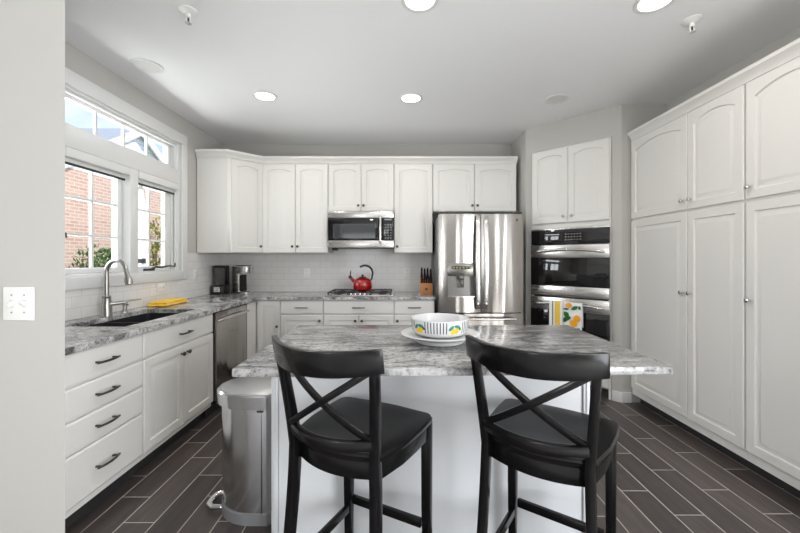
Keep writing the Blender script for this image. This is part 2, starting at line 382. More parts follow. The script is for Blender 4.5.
# ------------------------------------------------------------------ kitchen window
def window():
    w = struct(bpy.data.objects.new('window_1', None)); COL.objects.link(w)
    x = XL
    obj('casing', B((x, x+.022, WY0-.082, WY1+.082, WZ1-.005, WZ1+.095), (x, x+.022, WY0-.082, WY0+.004, WZ0-.08, WZ1-.005), (x, x+.022, WY1-.004, WY1+.082, WZ0-.08, WZ1-.005),
                    (x, x+.026, WY0+.004, WY1-.004, WZ0-.08, WZ0+.004)), TRIMW, w, .004)
    obj('jamb', B((x-.15, x, WY0, WY0+.02, WZ0, WZ1), (x-.15, x, WY1-.045, WY1, WZ0, WZ1), (x-.15, x, WY0+.02, WY1-.045, WZ1-.025, WZ1), (x-.15, x, WY0+.02, WY1-.045, WZ0, WZ0+.02),
                  (x-.15, x+.008, WY0+.02, WY1-.045, 2.06, 2.195), (x-.15, x+.006, 2.965, 3.055, WZ0+.02, 2.06), (x-.06, x-.04, WY1-.075, WY1-.045, WZ0+.02, 2.06),
                  (x-.03, x-.015, WY1-.06, WY1-.045, WZ0+.02, WZ1-.025), (x-.03, x-.015, WY0+.02, WY1-.06, WZ1-.045, WZ1-.025)), TRIMW, w, .003)
    def sash(y0, y1, z0, z1, g0, g1, gz0, gz1, ms, hs):
        s = obj('sash', B((x-.10, x-.06, y0, g0, z0, z1), (x-.10, x-.06, g1, y1, z0, z1), (x-.10, x-.06, g0, g1, z0, gz0), (x-.10, x-.06, g0, g1, gz1, z1)), TRIMW, w, .004)
        mb = [(x-.090, x-.070, m-.009, m+.009, gz0, gz1) for m in ms]+[(x-.088, x-.072, g0, g1, h-.009, h+.009) for h in hs]
        obj('muntin', B(*mb), TRIMW, s)
        obj('pane', B((x-.082, x-.078, g0, g1, gz0, gz1)), GLASS, s)
        return s
    sash(WY0+.02, 2.965, WZ0+.02, 2.06, 2.46, 2.918, 1.255, 2.0, [2.69], [1.49, 1.747])
    s2 = sash(3.055, WY1-.045, WZ0+.02, 2.06, 3.10, 3.505, 1.255, 2.0, [3.295], [1.49, 1.747])
    sash(WY0+.02, WY1-.045, 2.195, WZ1-.025, 2.45, 3.55, 2.24, 2.41, [2.725, 3.0, 3.275], [])
    bm = B((x-.055, x-.02, 3.20, 3.30, WZ0+.02, WZ0+.04))
    tube(bm, [(x-.03, 3.27, WZ0+.04), (x-.0, 3.29, WZ0+.055), (x+.02, 3.34, WZ0+.05), (x+.03, 3.42, WZ0+.062), (x+.032, 3.50, WZ0+.055)], [.010, .009, .008, .007, .007])
    tube(bm, [(x+.032, 3.50, WZ0+.05), (x+.032, 3.505, WZ0+.085)], .010)
    obj('crank_handle', bm, PEWTER, s2)
    bm = B((x-.06, x-.045, WY0+.03, WY0+.055, 1.48, 1.56)); tube(bm, [(x-.045, WY0+.045, 1.5), (x-.02, WY0+.055, 1.49), (x-.02, WY0+.06, 1.46)], .006)
    obj('sash_lock', bm, PEWTER, w)
window()
def blind(y0, y1, label):
    t = thing('roller_blind', label, 'blind', (XL, (y0+y1)/2, 1.96), group='blinds under the transom'); h = (y1-y0)/2
    obj('cassette', B((-.055, .012, -h, h, .035, .098)), BLINDW, t, .006)
    obj('shade_fabric', B((-.035, -.030, -h+.01, h-.01, .0, .035)), BLINDW, t)
    bm = bmesh.new(); tube(bm, [(-.032, -h+.01, .0), (-.032, h-.01, .0)], .009); obj('hem_shadow_bar', bm, DARKG, t)  # dark bar paints the shadow line under the cassette
blind(WY0+.025, 2.96, 'rolled-up white blind at the head of the window pane nearest the entry wall')
blind(3.06, WY1-.05, 'rolled-up white blind at the head of the window pane with the crank handle')

# ------------------------------------------------------------------ outdoors seen through the window
struct(obj('ground', B((-30, XL-.2, -6, 40, -.5, -.4)), LAWN))
HX = -7.0
h = thing('brick_house', 'neighbouring house with pale red brick wall and white sided gable outside the window', 'house', (HX, 9.74, -.4))
obj('brick_wall', B((-6, 0, -2.45, 2.45, 0, 3.65)), BRICK, h)
bm = bmesh.new()
for z in ():
    pass
a = loopv(bm, [(0.0, -2.3, 3.651), (0.0, 2.3, 3.651), (0.0, 0, 5.12)]); b_ = loopv(bm, [(-6, -2.3, 3.651), (-6, 2.3, 3.651), (-6, 0, 5.12)]); bridge(bm, [a, b_])
xf(bm, Matrix.Translation((0, 0, 0)))
obj('gable', bm, SIDING, h)
bm = bmesh.new()
for s in (-1, 1): bar(bm, [(-2.95, 0, 5.17), (-2.95, s*2.5, 5.17-2.5*.64)], 6.1, .06, (1, 0, 0))
obj('roof', bm, ROOF, h)
bm = bmesh.new()
for s in (-1, 1): bar(bm, [(.13, 0, 5.12), (.13, s*2.5, 5.12-2.5*.64)], .05, .18, (1, 0, 0))
obj('bargeboard', bm, TRIMW, h)
def leaves(bm, c, rad, n, size):
    for _ in range(n):
        while True:
            p = Vector([random.uniform(-1, 1) for _ in range(3)])
            if .35 < p.length < 1: break
        q = Vector((p.x*rad[0], p.y*rad[1], p.z*rad[2]))+Vector(c)
        d = (p+Vector([random.uniform(-.7, .7) for _ in range(3)])).normalized(); s = d.cross(Vector((random.random(), .3, 1))).normalized()
        l = size*random.uniform(.6, 1.3)
        v = loopv(bm, [q, q+d*l*.5+s*l*.3, q+d*l, q+d*l*.5-s*l*.3]); bm.faces.new(v)
def shrub(label, loc, rad, hgt, mat, n, size=.09):
    t = thing('shrub', label, 'shrub', loc)
    bm = bmesh.new()
    for k in range(5):
        a = k*1.3; tube(bm, [(0, 0, 0), (.3*rad[0]*math.cos(a), .3*rad[1]*math.sin(a), hgt*.4), (.7*rad[0]*math.cos(a), .7*rad[1]*math.sin(a), hgt*.8)], [.03, .02, .008], 6)
    obj('stem', bm, BARK, t)
    bm = bmesh.new(); leaves(bm, (0, 0, hgt-rad[2]), rad, n, size); obj('foliage', bm, mat, t)
shrub('low round green shrub against the brick wall behind the faucet', (-5.4, 6.55, -.4), (.5, .50, .85), 1.95, SHRUB, 2200)
shrub('tall loose yellow-green shrub beside the folded patio umbrella', (-6.0, 9.05, -.4), (.40, .42, 1.1), 2.7, SHRUBY, 1200, .12)
u = thing('patio_umbrella', 'folded white patio umbrella strapped shut outside the window', 'umbrella', (-4.6, 6.5, -.4))
bm = bmesh.new(); lathe(bm, [(.25, 0), (.25, .06), (.03, .08), (.022, .1), (.022, 3.0), (.03, 3.02), (.01, 3.06)], 16); obj('pole', bm, NICKEL, u)
bm = bmesh.new(); loops = []
for z, r in ((1.0, .15), (1.3, .14), (1.68, .085), (2.0, .12), (2.5, .08), (2.95, .03)):
    loops.append(loopv(bm, [((r*(1+.18*math.cos(6*a)))*math.cos(a), (r*(1+.18*math.cos(6*a)))*math.sin(a), z) for a in [2*PI*k/48 for k in range(48)]]))
bridge(bm, loops); obj('canopy', bm, UMB, u)
bm = bmesh.new(); lathe(bm, [(.09, 1.64), (.108, 1.65), (.108, 1.72), (.09, 1.73)], 24); box(bm, .09, .12, -.02, .02, 1.40, 1.66); obj('strap', bm, BLACKM, u)

# ------------------------------------------------------------------ cabinet kit (local frame: x along the face, -y out of the face, z up)
def door_bm(x0, x1, z0, z1, arch=0, fr=.055, t=.02, y=0):
    bm = bmesh.new(); w = x1-x0; N = 18
    def lp(ins, yy, am):
        pts = [(x0+ins, yy, z0+ins), (x1-ins, yy, z0+ins)]
        for k in range(N+1):
            uu = 1-2*k/N
            pts.append((x0+w/2+uu*(w/2-ins), yy, z1-ins-am*abs(uu)**2))
        return loopv(bm, pts)
    f = y-t
    bridge(bm, [lp(0, y, 0), lp(0, f+.004, 0), lp(.004, f, 0), lp(fr, f, arch), lp(fr+.004, f+.011, arch), lp(fr+.012, f+.011, arch), lp(fr+.038, f+.001, arch), lp(fr+.042, f+.001, arch)])
    return bm
def knob_bm(x, z, y=-.02):
    bm = bmesh.new(); M = Matrix.Translation((x, y, z)) @ Matrix.Rotation(R(90), 4, 'X')
    lathe(bm, [(.006, 0), (.006, .010), (.011, .015), (.015, .022), (.013, .028), (.006, .031)], 14, M=M); return bm
def pull_bm(x, z, y=-.02, L=.10):
    bm = bmesh.new(); h = L/2
    tube(bm, [(x-h*1.08, y-.022, z), (x-h, y-.026, z), (x-h*.5, y-.034, z), (x, y-.037, z), (x+h*.5, y-.034, z), (x+h, y-.026, z), (x+h*1.08, y-.022, z)], [.003, .0055, .006, .0065, .006, .0055, .003], 8)
    for s in (-1, 1): tube(bm, [(x+s*h*.78, y, z), (x+s*h*.78, y-.029, z)], .0055, 8)
    return bm
def shell(bm, w, d, z0, z1, toe=None, top=True, front=(0, 1)):
    box(bm, 0, w, 0, .02, z0, z1)                         # face frame
    box(bm, 0, .018, .02, d, z0, z1); box(bm, w-.018, w, .02, d, z0, z1)
    box(bm, .018, w-.018, d-.01, d, z0, z1); box(bm, .018, w-.018, .02, d-.01, z0, z0+.018)
    if top: box(bm, .018, w-.018, .02, d-.01, z1-.018, z1)
def cabinet(name, label, cat, loc, rz, w, d, z0, z1, fronts, group=None, toe=False, top=True, pulls=PEWTER):
    t = thing(name, label, cat, loc, rz, group)
    bm = bmesh.new(); shell(bm, w, d, z0, z1, top=top); obj('cabinet_body', bm, WHITE, t, .0015, 1)
    if toe: obj('toe_kick', B((0, w, .075, .09, 0, z0)), DARKG if toe == 'dark' else WHITE, t)  # dark board paints the shadow of the toe recess
    for f in fronts:
        if f[0] == 'door':
            _, x0, x1, a, b, arch, kx, kz = f
            dr = obj('door', door_bm(x0, x1, a, b, arch), WHITE, t)
            if kx is not None: obj('knob', knob_bm(kx, kz), pulls, dr)
        else:
            _, x0, x1, a, b, L = f
            bm = bmesh.new()
            lp = lambda ins, yy: loopv(bm, [(x0+ins, yy, a+ins), (x1-ins, yy, a+ins), (x1-ins, yy, b-ins), (x0+ins, yy, b-ins)])
            bridge(bm, [lp(0, 0), lp(0, -.013), lp(.009, -.02), lp(.011, -.02)])
            dr = obj('drawer', bm, WHITE, t)
            if L: obj('handle', pull_bm((x0+x1)/2, (a+b)/2, L=L), pulls, dr)
    return t
G = .003
# left run: faces +X, local x runs into the depth
LX = -1.555
def left(name, label, y0, y1, fronts, top=False): return cabinet(name, label, 'cabinet', (LX, y0, 0), R(90), y1-y0, .62, .11, .883, fronts, 'base cabinets along the window wall', 'dark', top)
w = 2.192-1.612
left('drawer_cabinet', 'white base cabinet with a stack of four drawers beside the entry wall', 1.612, 2.192,
     [('drawer', G, w-G, a, b, .138) for a, b in ((.722, .874), (.562, .712), (.404, .552), (.150, .394))])
w = 3.012-2.194
left('sink_cabinet', 'white two-door base cabinet under the sink with a false drawer front', 2.194, 3.012,
     [('drawer', G, w-G, .722, .874, .138), ('door', G, w/2-.003, .150, .712, 0, w/2-.035, .655), ('door', w/2+.003, w-G, .150, .712, 0, w/2+.035, .655)])
cabinet('corner_cabinet', 'narrow white filler panel cabinet between the dishwasher and the back run', 'cabinet', (LX, 3.672, 0), R(90), .236, .62, .11, .883,
        [('drawer', .004, .232, .15, .874, 0)], 'base cabinets along the window wall', 'dark', False)
# dishwasher
t = thing('dishwasher', 'stainless steel dishwasher with curved bar handle in the window-side run', 'dishwasher', (LX, 3.02, 0), R(90))
obj('tub', B((.004, .644, .004, .58, .10, .88)), DARKG, t)
obj('door_panel', B((.02, .632, -.032, .003, .115, .872)), STEEL, t, .006)
bm = bmesh.new(); tube(bm, [(.045, -.032, .80), (.055, -.058, .808), (.15, -.070, .815), (.326, -.075, .817), (.50, -.070, .815), (.597, -.058, .808), (.607, -.032, .80)], [.012, .012, .013, .013, .013, .012, .012])
obj('handle', bm, STEELX, t)
obj('control_strip', B((.03, .622, -.030, .0, .8725, .879)), BLACKM, t)
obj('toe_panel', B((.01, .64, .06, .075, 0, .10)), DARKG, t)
# back run: faces -Y
BY = 3.935
def back(name, label, x0, x1, fronts, top=False): return cabinet(name, label, 'cabinet', (x0, BY, 0), 0, x1-x0, .60, .11, .883, fronts, 'base cabinets on the back wall', 'dark', top)
w = .268
back('corner_cabinet', 'narrow white one-door base cabinet in the far left corner of the back run', -1.551, -1.283, [('door', .022, w-G, .15, .874, 0, w-.03, .60)])
w = .458
back('drawer_cabinet', 'white base cabinet with one drawer left of the cooktop', -1.281, -.823, [('drawer', G, w-G, .730, .872, .13), ('door', G, w-G, .15, .718, 0, w-.035, .66)])
w = .757
back('cooktop_cabinet', 'wide white base cabinet under the gas cooktop', -.821, -.064, [('drawer', G, w-G, .730, .872, .13), ('door', G, w/2-.003, .15, .718, 0, w/2-.035, .66), ('door', w/2+.003, w-G, .15, .718, 0, w/2+.035, .66)])
w = .432
back('drawer_cabinet', 'white base cabinet with one drawer between the cooktop and the fridge', -.062, .370, [('drawer', G, w-G, .730, .872, .13), ('door', G, w-G, .15, .718, 0, .035, .66)])

# upper cabinets
UY, UZ0, UZ1 = 4.205, 1.388, 2.425
def upper(label, x0, x1, z0, fronts): return cabinet('wall_cabinet', label, 'cabinet', (x0, UY, 0), 0, x1-x0, YB-.01-UY, z0, UZ1, fronts, 'upper cabinets on the back wall')
AR = .028
w = .750
upper('tall white two-door upper cabinet above the coffee machines, left of the microwave', -1.573, -.823, UZ0, [('door', G, w/2-.003, UZ0+.005, UZ1-.02, AR, w/2-.03, UZ0+.075), ('door', w/2+.003, w-G, UZ0+.005, UZ1-.02, AR, w/2+.03, UZ0+.075)])
w = .752
upper('short white two-door upper cabinet above the microwave', -.821, -.069, 1.862, [('door', G, w/2-.003, 1.867, UZ1-.02, AR, w/2-.03, 1.93), ('door', w/2+.003, w-G, 1.867, UZ1-.02, AR, w/2+.03, 1.93)])
w = .441
upper('tall white single-door upper cabinet between the microwave and the fridge', -.067, .374, UZ0, [('door', G, w-G, UZ0+.005, UZ1-.02, AR, .035, UZ0+.075)])
w = .957
upper('short white two-door upper cabinet above the fridge', .376, 1.333, 1.862, [('door', G, w/2-.003, 1.867, UZ1-.02, AR, w/2-.03, 1.93), ('door', w/2+.003, w-G, 1.867, UZ1-.02, AR, w/2+.03, 1.93)])
# diagonal corner upper
A = (-1.852, 3.928); Bc = (-1.577, 4.203); dl = math.hypot(Bc[0]-A[0], Bc[1]-A[1])
t = thing('corner_wall_cabinet', 'white diagonal upper cabinet in the corner beside the window', 'cabinet', (A[0], A[1], 0), R(45), 'upper cabinets on the back wall')
c45 = .70711
def inv(p): dx, dy = p[0]-A[0], p[1]-A[1]; return (dx*c45+dy*c45, -dx*c45+dy*c45)
bm = bmesh.new(); prism(bm, [inv(p) for p in (A, Bc, (-1.577, YB-.01), (XL+.01, YB-.01), (XL+.01, A[1]))], UZ0, UZ1)
obj('cabinet_body', bm, WHITE, t, .0015, 1)
d = obj('door', door_bm(.035, dl-.006, UZ0+.005, UZ1-.02, AR), WHITE, t); obj('knob', knob_bm(dl-.04, UZ0+.075), PEWTER, d)

# crown moulding along the uppers and along the pantry
def crown(name, path, z, ins):
    """path: outward offset direction is to the right of travel"""
    prof = [(0, 0), (.008, 0), (.012, .018), (.022, .030), (.036, .048), (.042, .052), (.042, .075), (0, .075)]
    bm = bmesh.new(); loops = []; n = len(path)
    P = [Vector(p) for p in path]
    for i, p in enumerate(P):
        ds = []
        if i > 0: ds.append((P[i]-P[i-1]).normalized())
        if i < n-1: ds.append((P[i+1]-P[i]).normalized())
        ns = [Vector((q.y, -q.x)) for q in ds]
        m = sum(ns, Vector((0, 0))).normalized(); k = 1/max(.3, m.dot(ns[0]))
        loops.append(loopv(bm, [(p.x+m.x*k*a, p.y+m.y*k*a, z+b) for a, b in prof]))
    bridge(bm, loops); return struct(obj(name, bm, WHITE))
fy = .022
crown('trim_3', [(XL+.01, A[1]-fy+.02), (A[0]-.004, A[1]-.004), (Bc[0]+.002, UY-.004), (1.34, UY-.004)], UZ1-.012, 0)

# ------------------------------------------------------------------ pantry wall on the right: faces -X, local x runs towards the camera
PX = 2.13
PD = XR-PX-.008
def pantry(label, y0, w, doors):
    fr = []
    for x0, x1, kx in doors:
        fr.append(('door', x0, x1, .150, 1.664, 0, kx, 1.07)); fr.append(('door', x0, x1, 1.684, 2.392, .045, kx, 1.755))
    t = cabinet('pantry_cabinet', label, 'cabinet', (PX, y0, 0), R(-90), w, PD, .085, 2.415, fr, 'tall pantry cabinets on the right wall', 'dark', True, CHROME)
    return t
pantry('tall white pantry cabinet with two door columns beside the ovens', 3.355, 1.112, [(.012, .659, .625), (.667, 1.106, .700)])
pantry('tall white pantry cabinet at the right edge, nearest the camera', 2.241, 1.0, [(.006, .497, .036), (.503, .997, .967)])
crown('trim_4', [(PX-.002, 3.356), (PX-.002, 1.22)], 2.400, 0)

# ------------------------------------------------------------------ countertop, sink, faucet
SX0, SX1, SY0, SY1 = -2.045, -1.650, 2.20, 2.96
CZ0, CZ1 = .884, .914
ct = obj('countertop', B((XL+.010, -1.512, 1.607, SY0, CZ0, CZ1), (XL+.010, SX0, SY0, SY1, CZ0, CZ1), (SX1, -1.512, SY0, SY1, CZ0, CZ1), (XL+.010, -1.512, SY1, YB-.010, CZ0, CZ1),
                         (-1.512, .378, 3.90, YB-.010, CZ0, CZ1)), GRAN, None)
bm = bmesh.new(); bm.from_mesh(ct.data); bmesh.ops.remove_doubles(bm, verts=bm.verts, dist=.0005)
bm.to_mesh(ct.data); bm.free()
tag(ct, 'L-shaped grey granite worktop running under the window and along the back wall', 'countertop')
t = thing('sink', 'black undermount double-bowl sink set in the granite below the window', 'sink', (SX0, SY0, .0))
sw, sl = SX1-SX0, SY1-SY0
def basin(y0, y1, zb):
    bm = bmesh.new()
    o_ = rrect(-.012, sw+.012, y0, y1, .04); i_ = rrect(-.004, sw+.004, y0+.004, y1-.006, .03); k_ = rrect(.02, sw-.02, y0+.03, y1-.03, .05)
    bridge(bm, [loopv(bm, [(x, y, zb-.01) for x, y in o_]), loopv(bm, [(x, y, CZ0-.001) for x, y in o_]), loopv(bm, [(x, y, CZ0-.001) for x, y in i_]), loopv(bm, [(x, y, zb+.02) for x, y in i_]), loopv(bm, [(x, y, zb) for x, y in k_])])
    b = obj('bowl', bm, SINKM, t)
    bm = bmesh.new(); lathe(bm, [(.045, 0), (.045, .003), (.03, .004), (.028, .001)], 20, (sw/2, (y0+y1)/2, zb)); obj('drain', bm, NICKEL, b)
basin(-.004, sl*.42, .72); basin(sl*.42+.002, sl+.010, .68)
FX, FY = -2.09, 2.607
t = thing('faucet', 'brushed nickel gooseneck kitchen faucet behind the sink', 'faucet', (FX, FY, CZ1), R(-12))
bm = bmesh.new(); lathe(bm, [(.036, 0), (.036, .012), (.033, .02), (.033, .07), (.030, .10), (.024, .128), (.027, .132), (.027, .142), (.020, .148)], 24); obj('base', bm, NICKEL, t)
bm = bmesh.new(); tube(bm, [(0, 0, .145), (0, 0, .31)]+arc((.085, 0, .31), .085, 170, 18, 12)+[(.175, 0, .30)], .0145, 14); obj('spout', bm, NICKEL, t)
bm = bmesh.new(); tube(bm, [(.172, 0, .306), (.178, 0, .285), (.190, 0, .25), (.197, 0, .228)], [.0155, .020, .026, .022], 16); obj('spray_head', bm, NICKEL, t)
bm = bmesh.new(); tube(bm, [(.02, .01, .085), (.055, .055, .09), (.07, .075, .088)], [.016, .015, .017]); tube(bm, [(.065, .07, .09), (.085, .10, .102), (.11, .17, .106)], [.008, .007, .006]); obj('lever', bm, NICKEL, t)
t = thing('soap_dispenser', 'small brushed nickel soap dispenser beside the faucet', 'soap dispenser', (-2.105, 2.80, CZ1))
bm = bmesh.new(); lathe(bm, [(.021, 0), (.021, .008), (.014, .014), (.013, .045), (.016, .048), (.016, .062), (.006, .066)], 18); obj('base', bm, NICKEL, t)
bm = bmesh.new(); tube(bm, [(0, 0, .060), (.03, -.02, .068), (.06, -.045, .060)], [.009, .007, .005]); obj('nozzle', bm, NICKEL, t)
# yellow cloth
bm = bmesh.new(); NX, NY = 14, 18; grid = []
for k, (z0, inset) in enumerate(((.012, 0), (.030, .012))):
    pass
def cloth_layer(bm, hx, hy, z, th, amp, ph):
    top = [[bm.verts.new((hx*(2*i/NX-1)*(1+.03*math.sin(j*.9+ph)), hy*(2*j/NY-1)*(1+.05*math.sin(i*.8+ph)), z+th/2+amp*math.sin(i*.9+ph)*math.cos(j*.55+ph)-(th*.45 if i in (0, NX) or j in (0, NY) else 0))) for j in range(NY+1)] for i in range(NX+1)]
    bot = [[bm.verts.new((v.co.x, v.co.y, z-th/2+(0.002 if False else 0)+(th*.45 if i in (0, NX) or j in (0, NY) else 0))) for j, v in enumerate(row)] for i, row in enumerate(top)]
    for i in range(NX):
        for j in range(NY):
            bm.faces.new((top[i][j], top[i+1][j], top[i+1][j+1], top[i][j+1])); bm.faces.new((bot[i][j], bot[i][j+1], bot[i+1][j+1], bot[i+1][j]))
    rim = [(i, 0) for i in range(NX)]+[(NX, j) for j in range(NY)]+[(i, NY) for i in range(NX, 0, -1)]+[(0, j) for j in range(NY, 0, -1)]
    for a, b in zip(rim, rim[1:]+rim[:1]): bm.faces.new((top[a[0]][a[1]], bot[a[0]][a[1]], bot[b[0]][b[1]], top[b[0]][b[1]]))
cloth_layer(bm, .075, .20, .012, .022, .003, .3); cloth_layer(bm, .066, .18, .032, .022, .005, 1.7)
o = tag(obj('dish_cloth', bm, CLOTHY, smooth=80), 'folded yellow dish cloth lying on the worktop under the window', 'cloth'); o.location = (-2.06, 3.27, CZ1+.0005); o.rotation_euler = (0, 0, R(4))

# ------------------------------------------------------------------ outlets and switch
def plate(label, loc, rz, horizontal=False, double=False):
    t = thing('outlet', label, 'outlet', loc, rz, 'wall outlets')
    w, hh = (.115, .074) if horizontal else (.074, .115)
    obj('cover_plate', B((-w/2, w/2, -.006, 0, -hh/2, hh/2)), PLASTW, t, .002)
    for s in (-1, 1):
        c = (s*.022, 0) if horizontal else (0, s*.022)
        bm = bmesh.new(); M = Matrix.Translation((c[0], -.006, c[1])) @ Matrix.Rotation(R(90), 4, 'X'); lathe(bm, [(.0165, 0), (.0165, .002), (.015, .003)], 20, M=M)
        so = obj('socket', bm, PLASTW, t)
        bs = []
        for q in (-.006, .006):
            bs.append((c[0]-.005, c[0]+.005, -.0096, -.009, c[1]+q-.001, c[1]+q+.001) if horizontal else (c[0]+q-.001, c[0]+q+.001, -.0096, -.009, c[1]-.002, c[1]+.008))
        obj('slot', B(*bs), DARKG, so)
    return t
plate('upright white outlet on the back tiles above the left counter corner', (-1.155, YB-.0085, 1.145), 0)
plate('upright white outlet on the back tiles between kettle and knife block', (.085, YB-.0085, 1.155), 0)
plate('upright white outlet on the window wall tiles near the coffee machines', (XL+.0085, 3.90, 1.155), R(90))
plate('sideways white outlet on the tiles above the yellow cloth', (XL+.0085, 3.34, 1.065), R(90), True)
t = thing('light_switch', 'white double toggle switch plate on the grey entry wall', 'switch', (-1.323, 1.2745, 1.165))
obj('cover_plate', B((-.0535, .0535, -.007, 0, -.0585, .0585)), PLASTW, t, .004)
for s in (-1, 1):
    bm = bmesh.new(); bar(bm, [(s*.022, -.006, 0), (s*.022, -.022, .008*s)], [.009, .007], [.018, .009], (1, 0, 0)); tg = obj('toggle', bm, PLASTW, t, .001)
    obj('toggle_slot', B((s*.022-.007, s*.022+.007, -.0078, -.0068, -.013, .013)), LAMPOFF, t)
    bm = bmesh.new()
    for q in (-1, 1): lathe(bm, [(.003, 0), (.003, .0015), (.001, .002)], 10, M=Matrix.Translation((s*.022, -.007, q*.030)) @ Matrix.Rotation(R(90), 4, 'X'))
    obj('screw', bm, NICKEL, t)

# ------------------------------------------------------------------ cooktop and what stands on it
CX0, CX1, CY0, CY1 = -.815, -.070, 3.985, 4.475
t = thing('cooktop', 'stainless gas cooktop with black grates set in the back counter', 'cooktop', ((CX0+CX1)/2, (CY0+CY1)/2, CZ1+.0005))
hw, hd = (CX1-CX0)/2, (CY1-CY0)/2
obj('steel_top', B((-hw, hw, -hd, hd, 0, .012)), STEELX, t, .004)
for k in range(3):
    x0 = -hw+.02+k*(2*hw-.04)/3; x1 = x0+(2*hw-.04)/3-.006
    bs = [(x0, x1, -hd+.03, -hd+.042, .03, .042), (x0, x1, hd-.032, hd-.02, .03, .042), (x0, x0+.012, -hd+.042, hd-.032, .03, .042), (x1-.012, x1, -hd+.042, hd-.032, .03, .042), (x0+.012, x1-.012, -.006, .006, .03, .042)]
    xm = (x0+x1)/2
    bs += [(xm-.006, xm+.006, -hd+.042, -.03, .03, .044), (xm-.006, xm+.006, .03, hd-.032, .03, .044)]
    bs += [(a, a+.012, b, b+.012, .012, .03) for a in (x0, x1-.012) for b in (-hd+.03, hd-.032)]
    g = obj('grate', B(*bs), IRON, t)
for x, y in ((-.25, -.11), (-.25, .12), (0, .10), (.25, -.11), (.25, .12)):
    bm = bmesh.new(); lathe(bm, [(.05, .012), (.05, .018), (.035, .020), (.035, .027), (.03, .029)], 20, (x, y, 0)); obj('burner', bm, IRON, t)
for k in range(5):
    bm = bmesh.new(); lathe(bm, [(.019, .012), (.018, .034), (.014, .037)], 16, (-.10+.05*k, -hd+.0+.055, 0)) ; obj('control_knob', bm, CHROME, t)
# kettle on the grate
t = thing('kettle', 'shiny red whistling kettle with black handle on the cooktop', 'kettle', (-.430, 4.20, CZ1+.0445))
bm = bmesh.new(); lathe(bm, [(.080, 0), (.100, .012), (.112, .045), (.110, .085), (.095, .120), (.070, .140), (.045, .148)], 36); obj('body', bm, RED, t)
bm = bmesh.new(); lathe(bm, [(.046, .147), (.044, .153), (.030, .160), (.010, .163), (.012, .170), (.016, .176), (.012, .183), (.002, .185)], 24); obj('lid', bm, BLACKM, t)
bm = bmesh.new(); tube(bm, [(-.085, 0, .095), (-.115, 0, .125), (-.140, 0, .155)], [.024, .019, .016], 14); sp = obj('spout', bm, RED, t)
bm = bmesh.new(); tube(bm, [(-.132, 0, .145), (-.150, 0, .168)], [.020, .018], 14); tube(bm, [(-.142, 0, .165), (-.138, 0, .20), (-.134, 0, .225)], [.006, .007, .006], 8); obj('whistle_cap', bm, BLACKM, sp)
bm = bmesh.new(); tube(bm, [(.085, 0, .105), (.108, 0, .14)]+arc((.028, 0, .20), .088, -20, 130, 14), [.010, .010]+[.012]*15, 12); obj('handle', bm, BLACKM, t)
# knife block
t = thing('knife_block', 'wooden knife block full of black-handled knives next to the fridge', 'knife block', (.305, 4.30, CZ1+.0005))
bm = bmesh.new()
pr = [(-.085, 0), (.075, 0), (.075, .20), (.03, .215), (-.085, .115)]
a = loopv(bm, [(-.068, y, z) for y, z in pr]); b_ = loopv(bm, [(.068, y, z) for y, z in pr]); bridge(bm, [a, b_]); obj('block', bm, WOOD, t, .004)
obj('badge', B((-.015, .015, -.0865, -.085, .045, .072)), PEWTER, t)
ax = Vector((0, -.115, .10)).normalized()
dirn = Vector((0, -.55, .83)).normalized()
for r_, (y, z, n, l) in enumerate(((-.062, .135, 5, .075), (-.018, .172, 4, .095), (.016, .203, 4, .115))):
    for k in range(n):
        x = -.052+.104*(k/(n-1)); p = Vector((x, y, z)); j = random.uniform(.85, 1.1)
        bm = bmesh.new(); bar(bm, [p-dirn*.012, p+dirn*l*.3*j, p+dirn*l*.8*j, p+dirn*l*j], [.019, .022, .020, .017], [.026, .030, .026, .028], (1, 0, 0)); obj('knife_handle', bm, BLACKM, t, .003)
# coffee grinder / blender and coffee maker
t = thing('coffee_grinder', 'dark coffee grinder with clear hopper in the far left counter corner', 'coffee grinder', (-2.085, 4.25, CZ1+.0005), R(0))
obj('base', B((-.075, .075, -.085, .085, 0, .105)), PEWTER, t, .01)
obj('front_plate', B((-.035, .035, -.0875, -.0855, .03, .085)), CHROME, t)
obj('motor_column', B((-.070, .070, .055, .083, .106, .33)), BLACKM, t, .012)
bm = bmesh.new(); lathe(bm, [(.048, .106), (.054, .112), (.056, .18), (.060, .185), (.062, .30), (.058, .305)], 28, (0, -.02, 0)); obj('clear_jar', bm, PLASTG, t)
bm = bmesh.new(); lathe(bm, [(.070, .306), (.072, .318), (.060, .328), (.02, .332)], 28, (0, -.02, 0)); obj('lid', bm, BLACKM, t)
bm = bmesh.new(); lathe(bm, [(.018, 0), (.017, .012), (.012, .014)], 18, M=Matrix.Translation((0, -.0875, .057)) @ Matrix.Rotation(R(90), 4, 'X')); obj('dial', bm, CHROME, t)
t = thing('coffee_maker', 'steel and black single-cup coffee maker beside the corner grinder', 'coffee maker', (-1.845, 4.30, CZ1+.0005), R(58))
obj('column', B((-.06, .06, .0, .12, .02, .325)), STEELX, t, .008)
obj('inner_panel', B((-.045, .045, -.004, -.0005, .03, .22)), BLACKM, t)
bm = bmesh.new(); prism(bm, rrect(-.065, .065, -.125, .125, .05, 6), .235, .325); obj('brew_head', bm, STEELX, t, .004)
bm = bmesh.new(); prism(bm, rrect(-.055, .055, -.115, .10, .05, 6), .3255, .332); obj('lid', bm, BLACKM, t)
bm = bmesh.new(); prism(bm, rrect(-.065, .065, -.125, .125, .05, 6), 0, .022); obj('drip_base', bm, STEELX, t, .003)
bm = bmesh.new(); lathe(bm, [(.04, .0225), (.04, .026), (.036, .027)], 20, (0, -.065, 0)); obj('drip_grate', bm, BLACKM, t)

